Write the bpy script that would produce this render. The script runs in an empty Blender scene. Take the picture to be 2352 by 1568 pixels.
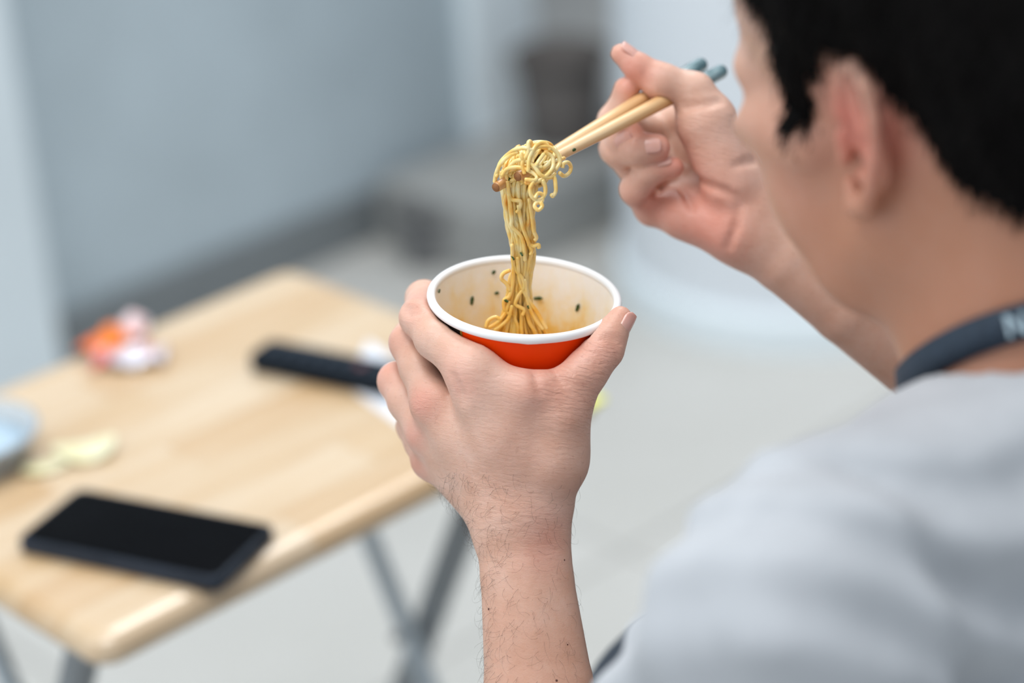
import bpy, bmesh, math, random
import numpy as np
from mathutils import Vector, Matrix

random.seed(7)
rng = np.random.default_rng(7)
scene = bpy.context.scene
COL = scene.collection

# ------------------------------------------------------------------ camera
W, H = 2352.0, 1568.0
LENS = 85.0
F = LENS / 36.0 * W
PITCH = math.radians(25.5)
ROLL = math.radians(4.0)
CAM = np.array([0.0, 0.0, 1.46])
_c, _s = math.cos(ROLL), math.sin(ROLL)
_ct, _st = math.cos(PITCH), math.sin(PITCH)
RIGHT = np.array([_c, -_s * _st, -_s * _ct])
DOWN = np.array([-_s, -_c * _st, -_c * _ct])
FWD = np.array([0.0, _ct, -_st])
D0 = 1.175

def P(px, py, d):
    """a point of the place, from where it shows in the photograph and its distance"""
    return CAM + d * (FWD + (px - W / 2) / F * RIGHT + (py - H / 2) / F * DOWN)

def G(px, py, z):
    """where the line of sight meets the level z"""
    r = FWD + (px - W / 2) / F * RIGHT + (py - H / 2) / F * DOWN
    return CAM + r * ((z - CAM[2]) / r[2])

cd = bpy.data.cameras.new('camera')
cam = bpy.data.objects.new('camera', cd)
COL.objects.link(cam)
cd.lens = LENS
cd.sensor_width = 36.0
cd.clip_start = 0.05
cam.matrix_world = Matrix(((RIGHT[0], -DOWN[0], -FWD[0], CAM[0]),
                           (RIGHT[1], -DOWN[1], -FWD[1], CAM[1]),
                           (RIGHT[2], -DOWN[2], -FWD[2], CAM[2]),
                           (0, 0, 0, 1)))
cd.dof.use_dof = True
cd.dof.focus_distance = 1.150
cd.dof.aperture_fstop = 3.1
scene.camera = cam

# ------------------------------------------------------------------ light
scene.view_settings.view_transform = 'Standard'
scene.view_settings.look = 'None'
scene.view_settings.gamma = 1.0
scene.view_settings.use_curve_mapping = False
scene.view_settings.exposure = 0.22
scene.cycles.max_bounces = 7
scene.cycles.diffuse_bounces = 3
scene.cycles.glossy_bounces = 3
scene.cycles.transmission_bounces = 5
scene.cycles.adaptive_threshold = 0.02
world = bpy.data.worlds.new('daylight')
scene.world = world
world.use_nodes = True
bg = world.node_tree.nodes['Background']
bg.inputs['Color'].default_value = (0.86, 0.93, 1.0, 1)
bg.inputs['Strength'].default_value = 0.57

def area(name, loc, target, sx, sy, power, color=(1, 1, 1)):
    ld = bpy.data.lights.new(name, 'AREA')
    ld.shape = 'RECTANGLE'
    ld.size, ld.size_y = sx, sy
    ld.energy = power
    ld.color = color
    o = bpy.data.objects.new(name, ld)
    COL.objects.link(o)
    o.location = loc
    o.rotation_euler = (Vector(target) - Vector(loc)).to_track_quat('-Z', 'Y').to_euler()
    return o

area('left_fill', (-2.3, 0.6, 1.95), (0.1, 1.3, 0.9), 2.6, 2.2, 20, (0.97, 0.985, 1.0))  # soft light added at the left, no window is seen there
area('overhead_fill', (-0.55, 0.8, 2.95), (-0.5, 0.85, 0.0), 1.4, 0.9, 27, (1.0, 0.995, 0.985))  # unseen light added overhead to brighten the hand and cup
area('overhead_fill', (0.3, 2.75, 2.75), (0.15, 2.95, 0.0), 1.4, 0.9, 33, (1.0, 0.995, 0.985))  # unseen light added farther back to brighten floor, column and wall end

# ------------------------------------------------------------------ materials
def lin(r, g, b):
    f = lambda u: (u / 255 / 12.92) if u / 255 <= 0.04045 else ((u / 255 + 0.055) / 1.055) ** 2.4
    return (f(r), f(g), f(b), 1.0)

class NT:
    def __init__(self, name):
        self.m = bpy.data.materials.new(name)
        self.m.use_nodes = True
        self.t = self.m.node_tree
        self.b = self.t.nodes['Principled BSDF']
    def n(self, typ, **kw):
        nd = self.t.nodes.new(typ)
        for k, v in kw.items():
            if k in nd.inputs: nd.inputs[k].default_value = v
            else: setattr(nd, k, v)
        return nd
    def l(self, a, b): self.t.links.new(a, b)
    def set(self, **kw):
        for k, v in kw.items():
            self.b.inputs[k.replace('_', ' ')].default_value = v
        return self
    def coord(self, out='Object', scale=(1, 1, 1)):
        tc = self.n('ShaderNodeTexCoord')
        mp = self.n('ShaderNodeMapping')
        mp.inputs['Scale'].default_value = scale
        self.l(tc.outputs[out], mp.inputs['Vector'])
        return mp.outputs['Vector']
    def noise(self, vec, scale, detail=3.0, rough=0.5):
        nd = self.n('ShaderNodeTexNoise', Scale=scale, Detail=detail, Roughness=rough)
        self.l(vec, nd.inputs['Vector'])
        return nd.outputs['Fac']
    def ramp(self, fac, stops):
        r = self.n('ShaderNodeValToRGB')
        e = r.color_ramp.elements
        while len(e) < len(stops): e.new(0.5)
        for i, (p, c) in enumerate(stops):
            e[i].position = p
            e[i].color = c
        self.l(fac, r.inputs['Fac'])
        return r.outputs['Color']
    def mix(self, fac, a, b, blend='MIX'):
        m = self.n('ShaderNodeMix', data_type='RGBA', blend_type=blend)
        for sock, v in ((m.inputs[0], fac), (m.inputs[6], a), (m.inputs[7], b)):
            if hasattr(v, 'is_linked'): self.l(v, sock)
            else: sock.default_value = v
        return m.outputs[2]
    def math(self, op, a, b=None):
        m = self.n('ShaderNodeMath', operation=op)
        for i, v in enumerate((a, b)):
            if v is None: continue
            if hasattr(v, 'is_linked'): self.l(v, m.inputs[i])
            else: m.inputs[i].default_value = v
        return m.outputs[0]
    def base(self, sock): self.l(sock, self.b.inputs['Base Color']); return self
    def bump(self, height, strength, dist, prev=None):
        b = self.n('ShaderNodeBump', Strength=strength, Distance=dist)
        self.l(height, b.inputs['Height'])
        if prev is not None: self.l(prev, b.inputs['Normal'])
        return b.outputs['Normal']
    def normal(self, sock): self.l(sock, self.b.inputs['Normal']); return self

def flat(name, rgb, rough=0.5, var=0.08, scale=20, **kw):
    """one colour with a little unevenness of its own"""
    t = NT(name)
    v = t.coord()
    c = lin(*rgb)
    lo = tuple(x * (1 - var) for x in c[:3]) + (1,)
    hi = tuple(min(1, x * (1 + var)) for x in c[:3]) + (1,)
    t.base(t.ramp(t.noise(v, scale), [(0.3, lo), (0.7, hi)]))
    t.set(Roughness=rough, **kw)
    return t.m

# ------------------------------------------------------------------ object helpers
def link(name, me, mat=None, parent=None, smooth=True):
    o = bpy.data.objects.new(name, me)
    COL.objects.link(o)
    if mat is not None and len(me.materials) == 0: me.materials.append(mat)
    if parent is not None: o.parent = parent
    if smooth:
        me.polygons.foreach_set('use_smooth', [True] * len(me.polygons))
    return o

def pymesh(name, verts, faces):
    me = bpy.data.meshes.new(name)
    me.from_pydata([tuple(v) for v in verts], [], faces)
    me.update()
    return me

def thing(name, label, cat, loc=(0, 0, 0), group=None):
    o = bpy.data.objects.new(name, None)
    COL.objects.link(o)
    o.location = tuple(loc)
    o.empty_display_size = 0.05
    return tag(o, label, cat, group)

def tag(o, label, cat, group=None):
    o['label'] = label
    o['category'] = cat
    if group: o['group'] = group
    return o

def struct(name, me, mat, parent=None, smooth=False):
    o = link(name, me, mat, parent, smooth)
    if parent is None: o['kind'] = 'structure'
    return o

def from_bm(name, bm):
    me = bpy.data.meshes.new(name)
    bm.to_mesh(me)
    bm.free()
    return me

def box_bm(x0, x1, y0, y1, z0, z1, bev=0.0, seg=2):
    bm = bmesh.new()
    bmesh.ops.create_cube(bm, size=1.0)
    for v in bm.verts:
        v.co = Vector((x0 + (v.co.x + 0.5) * (x1 - x0), y0 + (v.co.y + 0.5) * (y1 - y0), z0 + (v.co.z + 0.5) * (z1 - z0)))
    if bev:
        bmesh.ops.bevel(bm, geom=bm.edges[:], offset=bev, segments=seg, profile=0.5, affect='EDGES')
    return bm

def tube(pts, radii, n=8, cap=True):
    """a round tube along points, numpy; returns verts, faces"""
    pts = np.asarray(pts, float)
    m = len(pts)
    radii = np.full(m, radii, float) if np.isscalar(radii) else np.asarray(radii, float)
    tan = np.gradient(pts, axis=0)
    tan /= np.linalg.norm(tan, axis=1)[:, None] + 1e-12
    ref = np.array([0.0, 0, 1.0]) if abs(tan[0][2]) < 0.9 else np.array([1.0, 0, 0])
    u = np.cross(tan[0], ref); u /= np.linalg.norm(u)
    ang = np.arange(n) * 2 * math.pi / n
    V = []
    for i in range(m):
        u = u - tan[i] * np.dot(u, tan[i]); u /= np.linalg.norm(u) + 1e-12
        w = np.cross(tan[i], u)
        V.append(pts[i] + radii[i] * (np.cos(ang)[:, None] * u + np.sin(ang)[:, None] * w))
    V = np.concatenate(V)
    Fc = []
    for i in range(m - 1):
        for j in range(n):
            k = (j + 1) % n
            Fc.append((i * n + j, i * n + k, (i + 1) * n + k, (i + 1) * n + j))
    if cap:
        Fc.append(tuple(range(n - 1, -1, -1)))
        Fc.append(tuple((m - 1) * n + j for j in range(n)))
    return V, Fc

def smooth_path(ctrl, n):
    """Catmull-Rom through control points"""
    c = np.asarray(ctrl, float)
    c = np.vstack([2 * c[0] - c[1], c, 2 * c[-1] - c[-2]])
    k = len(c) - 3
    out = []
    for t in np.linspace(0, k - 1e-6, n):
        i = int(t); f = t - i
        p0, p1, p2, p3 = c[i:i + 4]
        out.append(0.5 * ((2 * p1) + (-p0 + p2) * f + (2 * p0 - 5 * p1 + 4 * p2 - p3) * f * f + (-p0 + 3 * p1 - 3 * p2 + p3) * f ** 3))
    return np.array(out)

def lathe(profile, n=64):
    V, Fc = [], []
    for r, z in profile:
        for j in range(n):
            a = 2 * math.pi * j / n
            V.append((r * math.cos(a), r * math.sin(a), z))
    for i in range(len(profile) - 1):
        for j in range(n):
            k = (j + 1) % n
            Fc.append((i * n + j, i * n + k, (i + 1) * n + k, (i + 1) * n + j))
    return V, Fc

def unit(v):
    v = np.asarray(v, float)
    return v / np.linalg.norm(v)

# ================================================================== the setting
AX = math.radians(42.5)
U = np.array([math.cos(AX), math.sin(AX), 0.0])      # the way the room, its wall and the table run
V_ = np.array([-math.sin(AX), math.cos(AX), 0.0])
ROOM = Matrix.Rotation(AX, 4, 'Z')

def room_obj(name, bm, mat, loc=(0, 0, 0), parent=None, is_struct=True, smooth=False):
    o = link(name, from_bm(name, bm), mat, parent, smooth)
    if parent is None:
        o.matrix_world = Matrix.Translation(tuple(loc)) @ ROOM
        if is_struct: o['kind'] = 'structure'
    return o

def uv_of(p): return float(np.dot(p, U)), float(np.dot(p, V_))

m_tile = NT('pale_floor_tile')
v = m_tile.coord()
m_tile.base(m_tile.ramp(m_tile.noise(v, 3.0, 5), [(0.3, lin(192, 191, 186)), (0.7, lin(201, 200, 196))]))
m_tile.set(Roughness=0.38)
m_tile = m_tile.m
m_joint = flat('grey_tile_joint', (160, 161, 158), 0.8)
m_wall = NT('blue_grey_wall_paint')
v = m_wall.coord()
m_wall.base(m_wall.ramp(m_wall.noise(v, 2.2, 4, 0.6), [(0.3, lin(168, 181, 188)), (0.72, lin(190, 204, 212))]))
m_wall.set(Roughness=0.55)
m_wall = m_wall.m
m_pil = flat('pale_pilaster_paint', (232, 242, 247), 0.6, 0.03, 4)
m_dark = flat('dark_grey_shade', (120, 126, 129), 0.6, 0.06, 8)
m_far = flat('far_wall_grey', (134, 147, 160), 0.8, 0.12, 2)
m_column = flat('white_column_paint', (226, 232, 238), 0.5, 0.02, 3)

floor = room_obj('floor', box_bm(-1.0, 9.0, -6.0, 6.0, -0.06, -0.004), m_joint)
T = 0.6
u_off = uv_of(G(60, 1505, 0))[0]
v_off = uv_of(G(1440, 1262, 0))[1]
tile_me = from_bm('floor_tile', box_bm(0.002, T - 0.002, 0.002, T - 0.002, -0.012, 0.0, 0.0015, 1))
for i in range(-3, 7):
    for j in range(-6, 5):
        o = link('floor_tile', tile_me, m_tile, floor, smooth=False)
        o.location = (u_off + i * T, v_off + j * T, 0.0)

w0 = uv_of(G(140, 838, 0)); w1 = uv_of(G(1000, 498, 0)); wend = uv_of(G(1238, 400, 0))
WV = (w0[1] + w1[1]) / 2
wall = room_obj('wall_back', box_bm(w0[0] - 3.2, wend[0] - 0.02, WV, WV + 0.12, 0.0, 3.0), m_wall)
room_obj('shade_strip_back', box_bm(w0[0] - 3.0, wend[0] - 0.12, WV - 0.014, WV, 0.0, 0.085, 0.003, 1), m_dark)  # dark strip put in for the shadow band along the wall foot
room_obj('trim_1', box_bm(wend[0] - 0.135, wend[0] + 0.005, WV - 0.03, WV + 0.125, 0.0, 3.0, 0.006, 2), m_pil)
# pilaster at the near end of the wall
pl = uv_of(G(32, 880, 0))
room_obj('trim_2', box_bm(pl[0] - 0.75, pl[0] - 0.02, WV - 0.16, WV + 0.02, 0.0, 3.0, 0.006, 2), flat('left_pilaster_paint', (212, 223, 229), 0.6, 0.03, 4))
room_obj('wall_far', box_bm(-1.0, 9.0, 5.2, 5.3, 0.0, 3.0), m_far)
room_obj('wall_right', box_bm(6.6, 6.7, -6.0, 5.2, 0.0, 3.0), m_far)

# round white column behind the right hand
cc = P(1865, 640, 3.55); cc[2] = 0
col_r = 0.275
prof = [(col_r, 0.0), (col_r, 1.0), (col_r, 2.0), (col_r, 3.0)]
o = struct('trim_3', pymesh('column', *lathe(prof, 72)), m_column, smooth=True)
o.location = tuple(cc)
prof = [(col_r, 0.0), (col_r + 0.012, 0.0), (col_r + 0.012, 0.05), (col_r + 0.006, 0.056), (col_r, 0.056)]
o2 = struct('baseboard_column', pymesh('column_base', *lathe(prof, 72)), m_pil, smooth=False)
o2.location = tuple(cc)

# low grey step and two dark bins seen between the wall end and the column
m_step = flat('mid_grey_step_paint', (158, 159, 157), 0.6, 0.06, 6)
m_brown = flat('brown_grey_plastic', (92, 87, 84), 0.6, 0.1, 6)
m_char = flat('charcoal_plastic', (102, 103, 104), 0.6, 0.1, 6)
s0 = uv_of(G(1130, 655, 0))
room_obj('trim_4', box_bm(s0[0], s0[0] + 1.6, s0[1], WV - 0.032, 0.0, 0.11, 0.004, 2), m_step)

def bin_(label, at_, r, h, mat_):
    b_ = thing('waste_bin', label, 'bin', at_)
    prof = [(0.0, 0.0), (r * 0.78, 0.0), (r * 0.8, 0.004), (r, h), (r - 0.004, h), (r * 0.8 - 0.004, 0.008), (0.0, 0.008)]
    link('body', pymesh('bin_body', *lathe(prof, 40)), mat_, b_)
    prof = [(r - 0.002, h - 0.012), (r + 0.005, h - 0.012), (r + 0.006, h), (r, h + 0.004), (r - 0.004, h)]
    link('rim', pymesh('bin_rim', *lathe(prof, 40)), mat_, b_)
    return b_

p_ = G(1298, 322, 0.11)
bin_('brown-grey waste bin on the grey step beside the white column', p_, 0.072, 0.145, m_brown)
p_ = G(985, 600, 0.0)
bin_('small charcoal bin on the floor near the foot of the grey wall', p_, 0.045, 0.095, m_char)

# ================================================================== folding table
ZT = 0.64
tN, tR, tF = G(262, 1452, ZT), G(1400, 885, ZT), G(640, 622, ZT)
tu = 0.470; tv = 0.378
tc = (tN + tF) / 2
tc[2] = 0
table = thing('folding_table', 'small folding wooden tray table with crossed grey steel legs', 'table', tc)
table.rotation_euler = (0, 0, AX)
TT = 0.024

def table_top_bm():
    bm = bmesh.new()
    R_, n = 0.022, 8
    loop = []
    for (sx, sy, a0) in ((1, 1, 0), (-1, 1, 90), (-1, -1, 180), (1, -1, 270)):
        for k in range(n + 1):
            a = math.radians(a0 + 90 * k / n)
            loop.append((sx * (tu / 2 - R_), sy * (tv / 2 - R_), math.cos(a), math.sin(a)))
    # bullnose profile: (inset from outline, z)
    prof = [(0.012, -TT), (0.004, -TT + 0.0025), (0.0, -TT * 0.62), (0.0007, -TT * 0.42), (0.003, -0.0055), (0.007, -0.0022), (0.0125, -0.0004), (0.019, 0.0)]
    rings = []
    for ins, z in prof:
        rings.append([bm.verts.new((x + (R_ - ins) * ca, y + (R_ - ins) * sa, ZT + z)) for x, y, ca, sa in loop])
    m = len(loop)
    for a, b in zip(rings[:-1], rings[1:]):
        for i in range(m):
            bm.faces.new((a[i], a[(i + 1) % m], b[(i + 1) % m], b[i]))
    bm.faces.new(rings[-1])
    bm.faces.new(rings[0][::-1])
    bmesh.ops.recalc_face_normals(bm, faces=bm.faces[:])
    return bm

def wood_mat(name, seed, base, dark, light):
    t = NT(name)
    v = t.coord(scale=(3.0, 26.0, 26.0))
    mp = v.node
    mp.inputs['Location'].default_value = (seed * 3.1, seed * 1.7, seed)
    n1 = t.noise(v, 1.6, 5, 0.6)
    c = t.ramp(n1, [(0.25, dark), (0.5, base), (0.75, light)])
    v2 = t.coord(scale=(9.0, 220.0, 220.0))
    n2 = t.noise(v2, 1.0, 2)
    c = t.mix(t.math('MULTIPLY', n2, 0.18), c, dark)
    t.base(c)
    t.set(Roughness=0.33, Coat_Weight=0.7, Coat_Roughness=0.12)
    return t.m

wood = [wood_mat('varnished_rubberwood_%d' % k, k, lin(*b), lin(*d), lin(*l)) for k, (b, d, l) in enumerate((
    ((212, 187, 154), (200, 167, 124), (219, 199, 172)),
    ((206, 175, 136), (191, 153, 107), (213, 189, 157)),
    ((214, 190, 158), (202, 170, 128), (221, 202, 176)),
    ((209, 180, 142), (195, 160, 114), (217, 194, 164))))]
NST = 8
for k in range(NST):
    y0 = -tv / 2 + k * tv / NST
    y1 = y0 + tv / NST
    # each stave is finger-jointed from shorter pieces
    cuts = sorted(random.uniform(-0.15, 0.15) for _ in range(1 + k % 2))
    xs = [-tu] + cuts + [tu]
    if len(xs) == 4 and xs[2] - xs[1] < 0.07: xs = [xs[0], xs[1], xs[3]]
    for x0, x1 in zip(xs[:-1], xs[1:]):
        bm = table_top_bm()
        for co, no in (((0, y0 + 0.00012, 0), (0, -1, 0)), ((0, y1 - 0.00012, 0), (0, 1, 0)), ((x0 + 0.00012, 0, 0), (-1, 0, 0)), ((x1 - 0.00012, 0, 0), (1, 0, 0))):
            r = bmesh.ops.bisect_plane(bm, geom=bm.verts[:] + bm.edges[:] + bm.faces[:], plane_co=co, plane_no=no, clear_outer=True)
            ed = [e for e in r['geom_cut'] if isinstance(e, bmesh.types.BMEdge)]
            if ed: bmesh.ops.holes_fill(bm, edges=ed)
        o = link('stave', from_bm('table_stave', bm), wood[(k * 3 + len(bpy.data.meshes)) % 4], table, False)

m_steel = NT('grey_painted_steel')
v = m_steel.coord()
m_steel.base(m_steel.ramp(m_steel.noise(v, 30, 3), [(0.3, lin(176, 188, 196)), (0.7, lin(190, 202, 210))]))
m_steel.set(Roughness=0.4)
m_steel = m_steel.m
m_steel2 = flat('dark_grey_painted_steel', (132, 138, 142), 0.45, 0.06, 30)
m_rubber = flat('black_rubber', (38, 38, 40), 0.7)

def table_local(p):
    d_ = np.asarray(p) - tc
    return np.array([np.dot(d_, U), np.dot(d_, V_), p[2]])

# at each short end a thicker and a thinner tube cross
zb = ZT - TT - 0.006
LV = 0.115
for su in (-1, 1):
    for sv, mat_, rad, uu in ((-1, m_steel2, 0.0125, su * 0.196), (1, m_steel, 0.0085, su * 0.172)):
        pts = smooth_path([(uu, sv * LV, zb), (uu, sv * (LV - 0.012), zb - 0.03), (uu, 0.0, 0.375), (uu, -sv * 0.16, 0.03), (uu, -sv * 0.168, 0.012)], 30)
        lg = link('leg', pymesh('table_leg', *tube(pts, rad, 14)), mat_, table)
        link('foot_cap', pymesh('table_foot', *tube([(uu, -sv * 0.1585, 0.035), (uu, -sv * 0.1685, 0.0)], rad + 0.003, 14)), m_rubber, lg)
    link('pivot_bolt', pymesh('table_pivot', *tube([(su * 0.158, 0, 0.375), (su * 0.214, 0, 0.375)], 0.005, 10)), m_steel2, table)
for sv, mat_, uu in ((-1, m_steel2, 0.196), (1, m_steel, 0.172)):
    link('cross_bar', pymesh('table_bar', *tube([(-uu, sv * LV, zb - 0.003), (uu, sv * LV, zb - 0.003)], 0.008, 12)), mat_, table)
    link('cross_bar', pymesh('table_bar', *tube([(-uu, -sv * 0.142, 0.07), (uu, -sv * 0.142, 0.07)], 0.007, 12)), mat_, table)

# ---- phone
m_phone = NT('black_phone_case')
v = m_phone.coord()
m_phone.base(m_phone.ramp(m_phone.noise(v, 60, 3), [(0.3, lin(38, 44, 53)), (0.7, lin(50, 57, 68))]))
m_phone.set(Roughness=0.42, Specular_IOR_Level=0.12)
m_phone = m_phone.m
m_glass = flat('black_phone_screen', (8, 9, 12), 0.45, 0.1, 40, Specular_IOR_Level=0.02)
pA, pB, pC, pD = (G(*q, ZT + 0.011) for q in ((30, 1232), (190, 1122), (637, 1210), (490, 1322)))
pc = (pA + pB + pC + pD) / 4
pang = math.atan2(*((pC - pB) + (pD - pA))[[1, 0]])
phone = thing('smartphone', 'black smartphone lying face up on the near corner of the wooden table', 'phone', (pc[0], pc[1], ZT))
phone.rotation_euler = (0, 0, pang)

def slab(lx, ly, z0, z1, rad, bev, n=6):
    bm = bmesh.new()
    vs = []
    for (sx, sy, a0) in ((1, 1, 0), (-1, 1, 90), (-1, -1, 180), (1, -1, 270)):
        for k in range(n + 1):
            a = math.radians(a0 + 90 * k / n)
            vs.append(bm.verts.new((sx * (lx / 2 - rad) + rad * math.cos(a), sy * (ly / 2 - rad) + rad * math.sin(a), z0)))
    f = bm.faces.new(vs)
    r = bmesh.ops.extrude_face_region(bm, geom=[f])
    top = [g for g in r['geom'] if isinstance(g, bmesh.types.BMVert)]
    for t_ in top: t_.co.z = z1
    bmesh.ops.recalc_face_normals(bm, faces=bm.faces[:])
    if bev:
        ed = [e for e in bm.edges if len(e.link_faces) == 2 and e.calc_face_angle(0) > 1.2]
        bmesh.ops.bevel(bm, geom=ed, offset=bev, segments=3, profile=0.5, affect='EDGES')
    return bm

LP, WP = 0.163, 0.078
link('case', from_bm('phone_case', slab(LP, WP, 0.0, 0.0105, 0.009, 0.0022)), m_phone, phone)
link('screen', from_bm('phone_screen', slab(LP - 0.007, WP - 0.007, 0.0100, 0.0109, 0.007, 0.0003)), m_glass, phone)
for x0, l in ((0.03, 0.018), (0.055, 0.009)):
    link('side_button', from_bm('phone_button', box_bm(x0 - l / 2, x0 + l / 2, -WP / 2 - 0.0008, -WP / 2 + 0.001, 0.0045, 0.0075, 0.0005, 1)), m_phone, phone, False)
link('charging_port', from_bm('phone_port', box_bm(LP / 2 - 0.002, LP / 2 + 0.0002, -0.0045, 0.0045, 0.004, 0.0065, 0.0005, 1)), m_glass, phone, False)
for k in range(4):
    link('speaker_slot', from_bm('phone_slot', box_bm(LP / 2 - 0.002, LP / 2 + 0.0002, 0.012 + k * 0.004, 0.0145 + k * 0.004, 0.0045, 0.006)), m_glass, phone, False)

# ---- remote control on a sheet of paper
m_remote = flat('black_remote_plastic', (24, 31, 39), 0.5, 0.1, 60, Specular_IOR_Level=0.05)
m_key = flat('dark_grey_remote_key', (46, 54, 64), 0.5, 0.1, 60, Specular_IOR_Level=0.1)
m_keyred = flat('dull_red_remote_key', (110, 62, 66), 0.5, 0.1, 60)
rA, rB, rC, rD = (G(*q, ZT + 0.013) for q in ((574, 810), (612, 788), (925, 846), (890, 876)))
rdir = unit(((rC - rB) + (rD - rA)) * np.array([1, 1, 0]))
rl = 0.175
rwv = np.linalg.norm((rB - rA)[:2])
rstart = (rA + rB) / 2
rc = rstart + rdir * rl / 2
remote = thing('remote_control', 'long black remote control lying across white paper on the wooden table', 'remote control', (rc[0], rc[1], ZT + 0.0008))
remote.rotation_euler = (0, 0, math.atan2(rdir[1], rdir[0]))
RW = 0.034
link('body', from_bm('remote_body', slab(rl, RW, 0.0, 0.014, 0.007, 0.0035)), m_remote, remote)
key_me = from_bm('remote_key', slab(0.0085, 0.0062, 0.0138, 0.0154, 0.0022, 0.0006, 3))
for i in range(11):
    for j in range(3):
        if i == 6 and j == 1: continue
        o = link('key', key_me, m_key, remote)
        o.location = (-rl / 2 + 0.016 + i * 0.0133, (j - 1) * 0.0098, 0)
o = link('power_key', from_bm('remote_power', slab(0.008, 0.008, 0.0138, 0.0158, 0.0039, 0.0006, 4)), m_keyred, remote)
o.location = (-rl / 2 + 0.016 + 6 * 0.0133, 0, 0)
m_paper = flat('white_paper', (232, 237, 246), 0.7, 0.02, 8)
q0, q1, q2 = G(846, 782, ZT), G(792, 886, ZT), G(965, 1012, ZT)
e1 = q2 - q1
e0 = q0 - q1
pv = []
nx, ny = 10, 8
for i in range(nx + 1):
    for j in range(ny + 1):
        a, b = i / nx, j / ny
        p = q1 + e1 * a + e0 * b
        p[2] = ZT + 0.0006 + 0.0012 * (max(0, a - 0.75) * 4) ** 2
        pv.append(p)
pf = [(i * (ny + 1) + j, (i + 1) * (ny + 1) + j, (i + 1) * (ny + 1) + j + 1, i * (ny + 1) + j + 1) for i in range(nx) for j in range(ny)]
me = pymesh('paper', pv, pf)
paper = link('paper_sheet', me, m_paper)
sm = paper.modifiers.new('thickness', 'SOLIDIFY'); sm.thickness = 0.0003
tag(paper, 'white paper sheet lying under the black remote control', 'paper')

# ---- crumpled sweet wrappers at the far edge of the table
def wrapper(name, label, px, py, lx, ly, rot, mat_, seed, lift):
    r_ = np.random.default_rng(seed)
    n_, m_ = 22, 12
    ph = r_.uniform(0, 6.28, 8)
    V, Fc = [], []
    for i in range(n_ + 1):
        for j in range(m_ + 1):
            a, b = i / n_ - 0.5, j / m_ - 0.5
            pinch = 1 - 0.55 * math.exp(-((abs(a) - 0.32) / 0.07) ** 2)
            x = a * lx * 0.92
            y = b * ly * pinch
            z = lift * (1 - (2 * b) ** 2) * (0.35 + 0.65 * math.exp(-(a / 0.3) ** 2)) + 0.0035 * (math.sin(17 * a + ph[0] + 9 * b) * math.sin(13 * b + ph[1] + 5 * a) + 0.6 * math.sin(31 * a - 22 * b + ph[2])) + 0.005
            V.append((x, y, max(z, 0.0008)))
    for i in range(n_):
        for j in range(m_):
            k = i * (m_ + 1) + j
            Fc.append((k, k + m_ + 1, k + m_ + 2, k + 1))
    o = link(name, pymesh(name, V, Fc), mat_)
    sd = o.modifiers.new('foil', 'SOLIDIFY'); sd.thickness = 0.0004
    g_ = G(px, py, ZT)
    o.location = (g_[0], g_[1], ZT + 0.0003)
    o.rotation_euler = (0, 0, rot)
    return tag(o, label, 'wrapper', 'crumpled wrappers at the table edge')

def foil(name, stops, metal=0.15):
    t = NT(name)
    v = t.coord(scale=(1, 1, 1))
    t.base(t.ramp(t.noise(v, 32, 2), stops))
    t.set(Roughness=0.3, Metallic=metal)
    return t.m
m_orange = foil('orange_foil', [(0.3, lin(222, 92, 30)), (0.5, lin(240, 132, 40)), (0.75, lin(245, 160, 90))])
m_silver = foil('white_red_foil', [(0.36, lin(200, 82, 66)), (0.46, lin(222, 214, 222)), (0.7, lin(205, 212, 226))], 0.25)
m_pink = foil('pink_white_foil', [(0.3, lin(226, 150, 140)), (0.55, lin(236, 226, 230)), (0.75, lin(216, 222, 232))])
wrapper('sweet_wrapper', 'crumpled orange wrapper at the far left edge of the table', 255, 802, 0.056, 0.032, AX + 0.05, m_orange, 3, 0.013)
wrapper('sweet_wrapper', 'crumpled white and red foil wrapper in front of the orange one', 302, 832, 0.062, 0.034, AX - 0.75, m_silver, 5, 0.006)
wrapper('sweet_wrapper', 'pale pink and white wrapper tip rising behind the orange one', 308, 778, 0.042, 0.026, AX + 0.9, m_pink, 9, 0.016)

# ---- clear plastic dish, cut by the left edge of the photo, and a potato crisp pair
m_clear = NT('clear_blueish_plastic')
m_clear.set(Base_Color=lin(216, 228, 238), Roughness=0.12, Transmission_Weight=0.55, IOR=1.3)
m_clear = m_clear.m
m_lid = flat('pale_blue_lid', (178, 200, 216), 0.25, 0.05, 20)
dc = G(-62, 1062, ZT)
DS = 1.22
dish = thing('plastic_dish', 'round clear and pale blue plastic dish at the left edge of the table', 'dish', (dc[0], dc[1], ZT))
prof = [(0.0, 0.0), (0.030, 0.0), (0.033, 0.002), (0.040, 0.024), (0.0425, 0.025), (0.0425, 0.0262), (0.039, 0.0262), (0.0315, 0.0035), (0.029, 0.002), (0.0, 0.002)]
link('bowl', pymesh('dish_bowl', *lathe([(a * DS, b) for a, b in prof], 56)), m_clear, dish)
link('contents', pymesh('dish_in', *lathe([(0.0, 0.0155), (0.024, 0.016), (0.0425, 0.015), (0.0418, 0.012), (0.0, 0.012)], 48)), m_lid, dish)

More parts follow.
